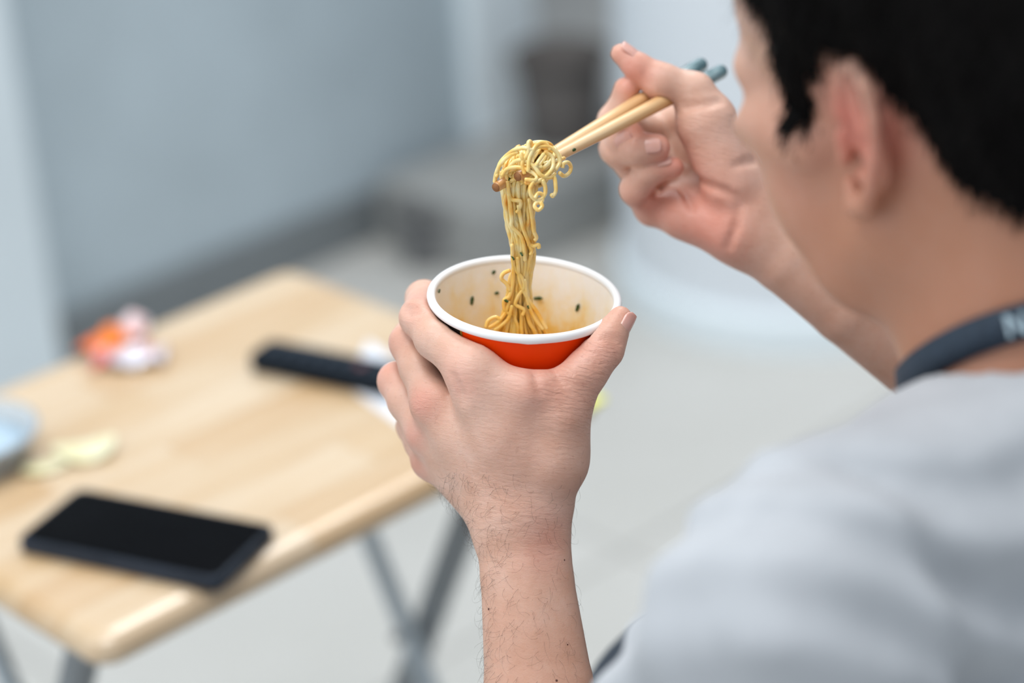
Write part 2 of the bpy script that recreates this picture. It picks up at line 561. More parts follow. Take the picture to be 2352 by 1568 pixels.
m_crisp = NT('pale_yellow_crisp')
v = m_crisp.coord()
m_crisp.base(m_crisp.ramp(m_crisp.noise(v, 90, 4), [(0.3, lin(222, 212, 156)), (0.6, lin(232, 230, 198)), (0.8, lin(238, 238, 216))]))
m_crisp.set(Roughness=0.5)
m_crisp = m_crisp.m
def crisp(label, px, py, rx, ry, rot, bend, tilt):
    V, Fc = [], []
    n_, m_ = 8, 36
    for i in range(n_ + 1):
        r = i / n_
        for j in range(m_):
            a = 2 * math.pi * j / m_
            x = rx * r * math.cos(a) * (1 + 0.04 * math.sin(3 * a + px))
            y = ry * r * math.sin(a)
            V.append((x, y, 0.002 + bend * ((x / rx) ** 2) + 0.3 * bend * (1 - (y / ry) ** 2)))
    for i in range(n_):
        for j in range(m_):
            k = (j + 1) % m_
            Fc.append((i * m_ + j, (i + 1) * m_ + j, (i + 1) * m_ + k, i * m_ + k))
    o = link('potato_crisp', pymesh('crisp', V, Fc), m_crisp)
    sd = o.modifiers.new('thick', 'SOLIDIFY'); sd.thickness = 0.0012
    g_ = G(px, py, ZT)
    o.location = (g_[0], g_[1], ZT + 0.001)
    o.rotation_euler = (tilt, 0, rot)
    return tag(o, label, 'crisp', 'crisps on the table')
crisp('larger pale yellow crisp on the table behind the black phone', 200, 1045, 0.023, 0.017, 0.25, 0.006, 0.0)
crisp('smaller yellowish crisp lying against the plastic dish', 110, 1078, 0.019, 0.009, 0.5, 0.002, 0.0)
m_note = flat('lemon_yellow_plastic', (228, 226, 96), 0.45, 0.05, 40)
g_ = G(1340, 930, ZT)
o = link('sweet_wrapper', from_bm('yellow_wrapper', slab(0.03, 0.022, 0.0, 0.004, 0.004, 0.001)), m_note)
o.location = (g_[0], g_[1], ZT); o.rotation_euler = (0, 0, AX)
tag(o, 'lemon yellow wrapper peeping out beside the thumb base', 'wrapper')

# ================================================================== paper cup
RIM = P(1205, 676, D0)
CR = 224.5 / F * D0                   # radius over the rim
cup_up = np.array([0.0, 0, 1.0])
# the cup leans a little: from the slope and the openness of its rim in the photo
cup_up = unit(np.array([0.0, 0, 1.0]) + 0.105 * RIGHT - 0.010 * FWD)
cx = unit(np.cross(np.array([0, 1.0, 0]), cup_up)); cy = np.cross(cup_up, cx)
CUPM = Matrix(((cx[0], cy[0], cup_up[0], RIM[0]), (cx[1], cy[1], cup_up[1], RIM[1]), (cx[2], cy[2], cup_up[2], RIM[2]), (0, 0, 0, 1)))
cup = thing('paper_cup', 'red paper noodle cup with a white rolled rim held in the hand', 'cup')
cup.matrix_world = CUPM
CH = 0.084
RT, RB = CR - 0.0024, 0.0312          # wall radius under the rim and at the foot
def cup_r(z): return RT + (RB - RT) * (-z / CH)

m_red = NT('glossy_red_print')
v = m_red.coord()
m_red.base(m_red.ramp(m_red.noise(v, 14, 3), [(0.3, lin(252, 52, 0)), (0.7, lin(255, 76, 2))]))
m_red.set(Roughness=0.4, Specular_IOR_Level=0.18)
m_red = m_red.m
m_white = flat('white_paper_rim', (244, 246, 247), 0.4, 0.015, 60)
m_gold = flat('gold_print_band', (196, 150, 60), 0.35, 0.1, 200, Metallic=0.5)
m_blackp = flat('black_print_band', (30, 24, 20), 0.4, 0.1, 100)
# inside: cream board with dried soup
t = NT('cream_lining_with_soup_stains')
tc_ = t.n('ShaderNodeTexCoord')
sep = t.n('ShaderNodeSeparateXYZ'); t.l(tc_.outputs['Object'], sep.inputs[0])
v = t.coord(scale=(1, 1, 0.7))
n1 = t.noise(v, 55, 5, 0.6)
n2 = t.noise(v, 150, 4, 0.6)
zz = t.math('MULTIPLY', sep.outputs['Z'], 18.0)              # 0 at the rim, -1 about 55 mm down
hgt = t.math('ADD', zz, t.math('MULTIPLY', t.math('SUBTRACT', n1, 0.5), 1.1))
hgt = t.math('ADD', hgt, t.math('MULTIPLY', t.math('SUBTRACT', n2, 0.5), 0.5))
c = t.ramp(t.math('ADD', hgt, 1.0), [(0.06, lin(238, 178, 60)), (0.3, lin(244, 206, 120)), (0.5, lin(249, 232, 192)), (0.72, lin(251, 243, 228)), (0.97, lin(252, 249, 243))])
v3 = t.coord(scale=(1, 1, 0.55))
n3 = t.noise(v3, 30, 3, 0.5)
left = t.math('MULTIPLY', sep.outputs['X'], -7.0)
spl = t.math('ADD', n3, t.math('MULTIPLY', zz, -0.16))
c = t.mix(t.math('MULTIPLY', t.math('GREATER_THAN', t.math('ADD', spl, t.math('MULTIPLY', left, 0.12)), 0.79), 0.45), c, lin(233, 176, 66))
t.base(c)
t.set(Roughness=0.4, Subsurface_Weight=0.15, Subsurface_Radius=(0.004, 0.003, 0.002))
m_lining = t.m

zs = np.linspace(-0.003, -CH + 0.004, 14)
link('wall', pymesh('cup_wall', *lathe([(cup_r(z), z) for z in zs] + [(RB - 0.0008, -CH), (RB - 0.003, -CH), (RB - 0.003, -CH + 0.006), (0.0, -CH + 0.006)], 96)), m_red, cup)
link('lining', pymesh('cup_lining', *lathe([(cup_r(z) - 0.0011, z) for z in np.linspace(-0.001, -CH + 0.009, 16)] + [(0.0, -CH + 0.009)], 96)), m_lining, cup)
# rolled rim, slightly squashed, with its seam
V, Fc = [], []
nr, ns = 128, 14
for i in range(nr):
    a = 2 * math.pi * i / nr
    da = (a - math.radians(-82) + math.pi) % (2 * math.pi) - math.pi
    fat = 1.0 + 0.10 * math.exp(-(da / 0.05) ** 2) * (1 if da < 0 else 0.2)
    sag = 0.0004 * math.exp(-((da + 0.13) / 0.07) ** 2)
    for j in range(ns):
        b = 2 * math.pi * j / ns
        rr = CR - 0.0021 + 0.0021 * math.cos(b) * fat
        V.append((rr * math.cos(a), rr * math.sin(a), -0.0019 + 0.0023 * math.sin(b) * fat - sag * (1 if math.sin(b) < 0 else 0.2)))
for i in range(nr):
    for j in range(ns):
        i2, j2 = (i + 1) % nr, (j + 1) % ns
        Fc.append((i * ns + j, i2 * ns + j, i2 * ns + j2, i * ns + j2))
link('rim', pymesh('cup_rim', V, Fc), m_white, cup)
# printed band that starts at the left
def band(name, a0, a1, z0, z1, mat_, off):
    V, Fc = [], []
    n_ = 24
    for i in range(n_ + 1):
        a = math.radians(a0 + (a1 - a0) * i / n_)
        for z in (z0, z1):
            r = cup_r(z) + off
            V.append((r * math.cos(a), r * math.sin(a), z))
    for i in range(n_):
        Fc.append((2 * i, 2 * i + 2, 2 * i + 3, 2 * i + 1))
    o = link(name, pymesh(name, V, Fc), mat_, cup)
    return o
band('black_band', 150, 224.5, -0.0835, -0.003, m_blackp, 0.0001)
band('gold_band', 224.5, 226.3, -0.0835, -0.003, m_gold, 0.00015)

# soup and herb flakes
m_soup = NT('orange_broth')
v = m_soup.coord()
m_soup.base(m_soup.ramp(m_soup.noise(v, 120, 3), [(0.3, lin(205, 128, 30)), (0.7, lin(226, 160, 62))]))
m_soup.set(Roughness=0.08, Coat_Weight=0.4)
m_soup = m_soup.m
ZS = -0.058
link('broth', pymesh('cup_broth', *lathe([(0.0, ZS), (0.015, ZS), (cup_r(ZS) - 0.0016, ZS)], 64)), m_soup, cup)
m_herb = flat('dark_green_herb', (42, 78, 28), 0.5, 0.3, 300)
def flake_mesh(l, w):
    V, Fc = [], []
    for i, a in enumerate(np.linspace(-1, 1, 7)):
        ww = w * math.sqrt(max(0.02, 1 - a * a)) * (1 + 0.2 * math.sin(i * 2.1))
        V += [(a * l, -ww, 0.0), (a * l, ww, 0.0), (a * l, ww * 0.8, 0.0006), (a * l, -ww * 0.8, 0.0006)]
    for i in range(6):
        k = 4 * i
        for q in range(4):
            Fc.append((k + q, k + (q + 1) % 4, k + 4 + (q + 1) % 4, k + 4 + q))
    Fc += [(3, 2, 1, 0), (24, 25, 26, 27)]
    return pymesh('herb_flake', V, Fc)
fl_mes = [flake_mesh(0.0024, 0.0009), flake_mesh(0.0017, 0.0012), flake_mesh(0.0012, 0.0008), flake_mesh(0.003, 0.001)]
CINV = np.array(CUPM.inverted())
def to_cup(p): return (CINV @ np.append(p, 1.0))[:3]
def on_lining(px, py):
    """where the sight line first meets the far inner wall of the cup"""
    best = None
    for d in np.linspace(D0 - 0.03, D0 + 0.09, 1201):
        q = to_cup(P(px, py, d))
        if q[2] < 0 and math.hypot(q[0], q[1]) >= cup_r(q[2]) - 0.0016 and q[1] > -0.01:
            return q
    return None
for px, py, kind, rot in ((1084, 690, 0, 1.45), (1141, 673, 2, 0.2), (1134, 625, 2, 0.9), (1236, 685, 0, 0.15), (1327, 706, 0, 1.3), (1008, 668, 2, 0.4)):
    q = on_lining(px, py)
    if q is None: continue
    nrm = unit((-q[0], -q[1], 0.0)); up = unit(np.array([0, 0, 1.0]) - nrm * nrm[2]); sd_ = np.cross(up, nrm)
    xa = math.cos(rot) * sd_ + math.sin(rot) * up; ya = np.cross(nrm, xa)
    o = link('herb_flake', fl_mes[kind], m_herb, cup, False)
    o.matrix_local = Matrix(((xa[0], ya[0], nrm[0], q[0]), (xa[1], ya[1], nrm[1], q[1]), (xa[2], ya[2], nrm[2], q[2]), (0, 0, 0, 1)))

# ================================================================== smooth bodies from blended rounded pieces
class Cone:
    """tapered capsule; flat = (direction, factor) squeezes its section"""
    def __init__(s, a, b, ra, rb, k=0.006, flat=None):
        s.a, s.b = np.asarray(a, float), np.asarray(b, float)
        s.ra, s.rb, s.k = ra, rb, k
        s.ba = s.b - s.a
        s.bb = max(float(s.ba @ s.ba), 1e-12)
        s.flat = None if flat is None else (unit(flat[0]), flat[1])
        s.c = (s.a + s.b) / 2
        s.R = np.linalg.norm(s.ba) / 2 + max(ra, rb)
    def f(s, p):
        q = p - s.a
        h = np.clip(q @ s.ba / s.bb, 0, 1)
        q = q - h[:, None] * s.ba
        if s.flat is not None:
            n, fac = s.flat
            q = q + (q @ n * (1 / fac - 1))[:, None] * n
            return (np.sqrt((q * q).sum(1)) - (s.ra + (s.rb - s.ra) * h)) * min(1.0, fac)
        return np.sqrt(np.einsum('ij,ij->i', q, q)) - (s.ra + (s.rb - s.ra) * h)

class Ell:
    def __init__(s, c, axes, r, k=0.008):
        s.c = np.asarray(c, float); s.A = np.asarray(axes, float); s.r = np.asarray(r, float); s.k = k
        s.R = float(max(r))
    def f(s, p):
        q = (p - s.c) @ s.A.T
        k0 = np.sqrt(((q / s.r) ** 2).sum(1)); k1 = np.sqrt(((q / s.r ** 2) ** 2).sum(1)) + 1e-9
        return k0 * (k0 - 1) / k1

def smin(a, b, k):
    h = np.maximum(k - np.abs(a - b), 0) / k
    return np.minimum(a, b) - h * h * k * 0.25

class Blend:
    """pieces blended one after another, each with its own softness; cuts are carved out"""
    def __init__(s, parts, cuts=(), k=0.006):
        s.parts, s.cuts, s.k = list(parts), list(cuts), k
        cs = np.array([q.c for q in s.parts]); s.c = cs.mean(0)
        s.R = max(np.linalg.norm(q.c - s.c) + q.R for q in s.parts)
    def ev(s, p, c, r):
        d = None
        for q in s.parts:
            if np.linalg.norm(q.c - c) - q.R > r + 0.03: continue
            e = q.ev(p, c, r) if hasattr(q, 'ev') else q.f(p)
            if e is None: continue
            d = e if d is None else smin(d, e, q.k)
        if d is None: return None
        for q in s.cuts:
            if np.linalg.norm(q.c - c) - q.R > r + 0.02: continue
            d = -smin(-d, q.f(p), q.k)
        return d

class Branches(Blend):
    """a trunk and branches: each branch melts into the trunk but stays apart from the others"""
    def __init__(s, trunk, branches, k_join=0.007, k_apart=0.0012):
        s.trunk, s.branches, s.kj, s.ka = trunk, branches, k_join, k_apart
        q = [trunk] + branches
        cs = np.array([x.c for x in q]); s.c = cs.mean(0)
        s.R = max(np.linalg.norm(x.c - s.c) + x.R for x in q)
        s.k = 0.006
    def ev(s, p, c, r):
        t_ = s.trunk.ev(p, c, r)
        d = t_
        for b in s.branches:
            e = b.ev(p, c, r) if np.linalg.norm(b.c - c) - b.R <= r + 0.03 else None
            if e is None: continue
            e2 = e if t_ is None else smin(t_, e, s.kj)
            d = e2 if d is None else np.minimum(d, e2)
        return d

def polygonise(sd, lo, hi, h, B=12, slack=1.5):
    """surface nets over the blocks that the surface passes"""
    lo = np.asarray(lo, float)
    n = np.ceil((np.asarray(hi) - lo) / (h * B)).astype(int)
    bs = h * B
    # coarse pass: superblocks of 3, then blocks
    def test(idx, size, grow):
        out = []
        for ch in np.array_split(idx, max(1, len(idx) // 4000)):
            if len(ch) == 0: continue
            c = lo + (ch + 0.5) * size
            cc_ = c.mean(0); rr = np.linalg.norm(c - cc_, axis=1).max() + size
            d = sd.ev(c, cc_, rr)
            if d is None: continue
            out.append(ch[np.abs(d) < size * 0.87 * grow])
        return np.concatenate(out) if out else np.zeros((0, 3), int)
    n3 = (n + 2) // 3
    g = np.stack(np.meshgrid(*[np.arange(q) for q in n3], indexing='ij'), -1).reshape(-1, 3)
    g = test(g, bs * 3, slack)
    off = np.stack(np.meshgrid(*[np.arange(3)] * 3, indexing='ij'), -1).reshape(-1, 3)
    g = (g[:, None] * 3 + off[None]).reshape(-1, 3)
    g = test(g, bs, slack)
    NX = (n3 * 3 * B + 4).astype(np.int64)
    key = lambda i: (i[..., 0] + 2) + NX[0] * ((i[..., 1] + 2) + NX[1] * (i[..., 2] + 2))
    s1 = np.arange(B + 1)
    loc = np.stack(np.meshgrid(s1, s1, s1, indexing='ij'), -1).reshape(-1, 3)
    locp = loc * h
    keys, poss, quads = [], [], []
    corner = np.array([(i, j, k) for i in (0, 1) for j in (0, 1) for k in (0, 1)])
    edges = [(a, b) for a in range(8) for b in range(a + 1, 8) if np.abs(corner[a] - corner[b]).sum() == 1]
    for b in g:
        o = lo + b * bs
        cc_ = o + bs / 2
        d = sd.ev(o + locp, cc_, bs * 0.87)
        if d is None: continue
        d = d.reshape(B + 1, B + 1, B + 1)
        s_ = d < 0
        if s_.all() or not s_.any(): continue
        cs = [d[i:i + B, j:j + B, k:k + B] for i, j, k in corner]
        cnt = sum((q < 0).astype(np.int8) for q in cs)
        act = np.argwhere((cnt > 0) & (cnt < 8))
        if len(act):
            dv = np.stack([q[act[:, 0], act[:, 1], act[:, 2]] for q in cs], 1)
            acc = np.zeros((len(act), 3)); w = np.zeros(len(act))
            for ea, eb in edges:
                da, db = dv[:, ea], dv[:, eb]
                m = (da < 0) != (db < 0)
                t_ = np.where(m, da / np.where(m, da - db, 1), 0)
                acc += m[:, None] * (corner[ea] + t_[:, None] * (corner[eb] - corner[ea])); w += m
            poss.append(o + (act + acc / w[:, None]) * h)
            keys.append(key(act + b * B))
        for ax in range(3):
            e1 = [(0, 1, 0), (0, 0, 1)] if ax == 0 else [(0, 0, 1), (1, 0, 0)] if ax == 1 else [(1, 0, 0), (0, 1, 0)]
            sl = [slice(0, B)] * 3; sl2 = list(sl); sl2[ax] = slice(1, B + 1)
            a_, c_ = s_[tuple(sl)], s_[tuple(sl2)]
            for sgn in (True, False):
                e = np.argwhere((a_ == sgn) & (c_ != sgn))
                if len(e) == 0: continue
                e = e + b * B
                u_, v_ = np.array(e1[0]), np.array(e1[1])
                q = np.stack([key(e), key(e - u_), key(e - u_ - v_), key(e - v_)], 1)
                quads.append(q if sgn else q[:, ::-1])
    keys = np.concatenate(keys); poss = np.concatenate(poss); quads = np.concatenate(quads)
    o = np.argsort(keys); keys, poss = keys[o], poss[o]
    ix = np.searchsorted(keys, quads); ix = np.minimum(ix, len(keys) - 1)
    ok = (keys[ix] == quads).all(1)
    ix = ix[ok]
    return poss, ix

def np_mesh(name, V, Q):
    me = bpy.data.meshes.new(name)
    me.vertices.add(len(V)); me.vertices.foreach_set('co', np.ascontiguousarray(V, np.float32).ravel())
    me.loops.add(Q.size); me.loops.foreach_set('vertex_index', np.ascontiguousarray(Q, np.int32).ravel())
    k = Q.shape[1]
    me.polygons.add(len(Q))
    me.polygons.foreach_set('loop_start', np.arange(0, Q.size, k, dtype=np.int32))
    me.polygons.foreach_set('loop_total', np.full(len(Q), k, np.int32))
    me.update(); me.validate()
    return me

def relax(V, Q, it=1, lam=0.5, mask=None):
    """a little Laplacian smoothing"""
    for _ in range(it):
        acc = np.zeros_like(V); w = np.zeros(len(V))
        for a, b in ((0, 1), (1, 2), (2, 3), (3, 0)):
            for s_, t_ in ((a, b), (b, a)):
                np.add.at(acc, Q[:, s_], V[Q[:, t_]]); np.add.at(w, Q[:, s_], 1)
        nv = acc / np.maximum(w, 1)[:, None]
        L_ = lam if mask is None else lam * mask[:, None]
        V = V + L_ * (nv - V)
    return V

def chain(pts, rad, k=0.005, flat=None):
    return Blend([Cone(pts[i], pts[i + 1], rad[i], rad[i + 1], k, flat) for i in range(len(pts) - 1)])

MM = 0.001
# ------------------------------------------------------------------ left hand around the cup
L = lambda x, y, d: P(x, y, D0 + d * MM)

def finger(fr, joints, k=0.0045):
    """joints: (px, py, depth mm, radius mm)"""
    pts = [fr(j[0], j[1], j[2]) for j in joints]
    rad = [j[3] * MM for j in joints]
    return Blend([Cone(pts[i], pts[i + 1], rad[i], rad[i + 1], k) for i in range(len(pts) - 1)])

LJ = dict(
    index=[(1079, 841, -30, 11.6), (998, 779, -17, 8.9), (962, 729, 0, 8.9), (974, 686, 34, 8.8), (1075, 715, 56, 7.2)],
    middle=[(995, 920, -8, 10.5), (962, 844, 2, 9.0), (938, 787, 12, 8.9), (944, 772, 43, 8.2), (1035, 810, 64, 7.2)],
    ring=[(981, 987, 8, 10.0), (934, 921, 17, 8.8), (911, 875, 26, 8.9), (922, 880, 56, 8.0), (1000, 915, 76, 7.0)],
    pinky=[(990, 1055, 22, 9.5), (968, 1014, 33, 8.2), (949, 979, 42, 7.9), (957, 985, 66, 7.2), (1010, 1005, 80, 6.4)],
    thumb=[(1284, 1062, -20, 13.8), (1302, 920, -30, 12.0), (1349, 849, -30, 9.8), (1388, 801, -28, 8.9), (1406, 764, -26, 7.0), (1425, 729, -24, 5.7)])
l_fingers = [finger(L, LJ[n_]) for n_ in LJ]
cn = lambda a, b, ra, rb, k: Cone(L(*a), L(*b), ra * MM, rb * MM, k * MM)
l_palm = Blend([
    cn((1085, 862, -30), (1195, 1160, -16), 11.5, 13.5, 9),
    cn((1003, 930, -9), (1180, 1165, -13), 11.5, 13.5, 10),
    cn((990, 995, 7), (1160, 1175, -9), 11.0, 13, 10),
    cn((1000, 1052, 20), (1140, 1178, -5), 10.0, 12.5, 10),
    cn((1105, 903, -30), (1290, 955, -33), 9.4, 9.5, 12),
    cn((1120, 860, -32), (1212, 895, -38), 8.0, 7.2, 9),
    cn((1212, 895, -38), (1310, 874, -36), 7.0, 7.4, 9),
    cn((1165, 1000, -26), (1250, 1060, -24), 12.5, 12.5, 14),
    cn((1278, 1045, -18), (1262, 1140, -14), 13.2, 9.5, 12),
    cn((1080, 1000, -8), (1170, 1110, -8), 13, 13, 12),
    cn((1100, 1040, 6), (1180, 1170, 2), 13, 13, 12)])
def bone(fr, joints, k):
    b_ = finger(fr, joints, 0.002)
    b_.k = k * MM
    return b_
l_arm = Blend([
    bone(L, [(1146, 1180, -8, 9.0), (1148, 1250, -10, 10.6), (1160, 1330, -12, 11.2), (1178, 1568, -18, 13.2), (1262, 2230, -48, 32)], 10),
    bone(L, [(1262, 1140, -10, 9.0), (1263, 1230, -12, 9.6), (1266, 1330, -13, 10.4), (1296, 1568, -20, 13.4), (1318, 2230, -52, 32)], 10),
    bone(L, [(1205, 1190, -14, 14.0), (1207, 1300, -14, 15.0), (1236, 1568, -20, 18.5), (1290, 2230, -50, 36)], 11)])
l_palm.k = 0.012; l_arm.k = 0.012
l_hand = Branches(Blend([l_palm, l_arm]), l_fingers, 0.007, 0.0012)

class Carved(Blend):
    """a body with shallow creases drawn on its skin"""
    def __init__(s, base, cuts):
        s.base, s.cuts, s.c, s.R, s.k = base, cuts, base.c, base.R, base.k
    def ev(s, p, c, r):
        d = s.base.ev(p, c, r)
        if d is None: return None
        for q in s.cuts:
            if np.linalg.norm(q.c - c) - q.R > r + 0.02: continue
            d = -smin(-d, q.f(p), q.k)
        return d

def creases(base, dref, lines):
    """lines: (points in the photo, radius mm, how deep the centre lies mm)"""
    out = []
    for pts, r, dp in lines:
        hit = []
        for x, y in pts:
            ds = np.linspace(dref - 0.08, dref + 0.12, 500)
            pp = np.array([P(x, y, d) for d in ds])
            v_ = base.ev(pp, pp.mean(0), 0.15)
            if (v_ < 0).any(): hit.append(P(x, y, ds[int(np.argmax(v_ < 0))] + dp * MM))
        for a, b in zip(hit[:-1], hit[1:]): out.append(Cone(a, b, r * MM, r * MM, 0.0028))
    return Carved(base, out)

l_hand = creases(l_hand, D0, [
    ([(1040, 862), (1050, 885), (1058, 905), (1061, 925)], 1.3, -0.5),
    ([(1386, 778), (1402, 790), (1416, 802), (1424, 816)], 0.9, -0.3),
    ([(1392, 768), (1412, 776), (1426, 786)], 0.7, -0.3),
    ([(1225, 850), (1232, 875), (1240, 900)], 0.9, -0.4),
    ([(1270, 845), (1285, 870), (1300, 885)], 0.9, -0.4),
    ([(925, 700), (940, 708), (955, 706)], 0.7, -0.3),
    ([(925, 715), (942, 722), (960, 718)], 0.7, -0.3)])
class CupShape:
    """the cup as a solid, so that the skin rests against it"""
    def __init__(s):
        s.k, s.c, s.R = 0.0012, np.asarray(RIM) - cup_up * CH / 2, 0.075
    def f(s, p):
        q = p - RIM
        z = q @ cup_up
        rho = np.sqrt(np.maximum((q * q).sum(1) - z * z, 0))
        rad = np.where(z > -0.0048, CR, RT + (RB - RT) * np.clip(-z / CH, 0, 1)) + 0.0002
        return np.maximum((rho - rad) * 0.98, np.maximum(z - 0.001, -CH - 0.0005 - z))
l_hand.cuts.append(CupShape())
# ---- end of left hand

# ------------------------------------------------------------------ right hand with the chopsticks
DR = 1.235
Rr = lambda x, y, d: P(x, y, DR + d * MM)
RJ = dict(
    thumb=[(1680, 423, -4, 15.6), (1621, 276, -6, 15.0), (1595, 212, -8, 9.7), (1518, 187, -10, 8.9), (1464, 153, -10, 6.6), (1425, 123, -10, 5.1)],
    index=[(1560, 300, 60, 9.0), (1470, 300, 42, 8.4), (1411, 278, 4, 8.1), (1436, 241, 0, 7.4), (1439, 207, -5, 6.9)],
    middle=[(1548, 370, 54, 9.0), (1465, 372, 36, 8.4), (1416, 340, 2, 8.2), (1433, 320, -9, 8.0), (1450, 311, -11, 7.0)],
    ring=[(1540, 425, 34, 9.5), (1480, 420, 24, 8.6), (1423, 345, -3, 8.3), (1465, 343, -14, 7.8), (1508, 339, -14, 7.1)],
    pinky=[(1550, 480, 20, 10.5), (1500, 476, 14, 9.2), (1461, 434, -1, 7.8), (1486, 397, -9, 6.5), (1546, 384, -9, 5.6)])
r_fingers = [finger(Rr, RJ[n_]) for n_ in RJ]
cr = lambda a, b, ra, rb, k: Cone(Rr(*a), Rr(*b), ra * MM, rb * MM, k * MM)
r_palm = Blend([
    cr((1565, 300, 58), (1740, 500, 12), 9.5, 14, 8),
    cr((1550, 370, 52), (1730, 515, 12), 9.5, 14, 8),
    cr((1548, 430, 36), (1715, 530, 9), 10.5, 14, 9),
    cr((1555, 482, 14), (1700, 535, 4), 12.0, 14, 10),
    cr((1570, 500, 6), (1670, 530, -2), 9.5, 10.5, 10),
    cr((1640, 300, 2), (1700, 440, 0), 12, 14, 10),
    cr((1694, 365, 0), (1735, 450, 2), 9.5, 11, 8),
    cr((1535, 275, 52), (1650, 275, 24), 8, 10, 6),
    cr((1560, 330, 50), (1660, 360, 24), 8, 11, 6)])
r_arm = Blend([
    bone(Rr, [(1700, 545, 2, 11.0), (1790, 610, 4, 12.5), (1940, 715, 10, 16), (2620, 1190, 62, 32)], 10),
    bone(Rr, [(1750, 480, 2, 11.0), (1850, 545, 4, 12.5), (2000, 650, 10, 16), (2650, 1110, 62, 32)], 10),
    bone(Rr, [(1725, 512, 2, 14.0), (1820, 578, 4, 15.5), (1970, 682, 10, 20), (2640, 1150, 62, 36)], 11)])
r_palm.k = 0.012; r_arm.k = 0.012
r_hand = Branches(Blend([r_palm, r_arm]), r_fingers, 0.004, 0.0011)
r_hand = creases(r_hand, DR, [
    ([(1575, 247), (1600, 243), (1625, 239), (1655, 232)], 1.2, -0.3),
    ([(1585, 392), (1602, 412), (1630, 428), (1665, 440), (1690, 455)], 1.8, -0.2),
    ([(1480, 470), (1500, 450), (1520, 430)], 1.5, -0.2),
    ([(1555, 425), (1580, 455), (1590, 480)], 1.2, -0.3),
    ([(1690, 380), (1715, 372), (1735, 370)], 1.3, -0.3),
    ([(1700, 470), (1690, 520), (1672, 570)], 1.5, -0.5),
    ([(1480, 170), (1490, 192)], 0.9, -0.3)])
STICK_A = (P(1188, 406, 1.1400), P(1660, 162, 1.262))
STICK_B = (P(1138, 431, 1.1435), P(1614, 146, 1.268))
for a_, b_ in (STICK_A, STICK_B): r_hand.cuts.append(Cone(a_, b_, 0.0024, 0.0042, 0.0012))
# ---- end of right hand

# ------------------------------------------------------------------ head
HEAD = dict(px=2185.0, py=184.5, d=0.982, yaw=53.0, pitch=10.9, roll=-5.0, s=0.931)

def head_frame(h):
    a, b, r = (math.radians(h[q]) for q in ('yaw', 'pitch', 'roll'))
    f0 = np.array([-math.cos(a), math.sin(a), 0.0]); l0 = np.array([-math.sin(a), -math.cos(a), 0.0]); u0 = np.array([0, 0, 1.0])
    f1 = math.cos(b) * f0 - math.sin(b) * u0; u1 = math.sin(b) * f0 + math.cos(b) * u0
    l1 = math.cos(r) * l0 + math.sin(r) * u1; u2 = -math.sin(r) * l0 + math.cos(r) * u1
    return P(h['px'], h['py'], h['d']), np.stack([f1, l1, u2]) , h['s'] * MM

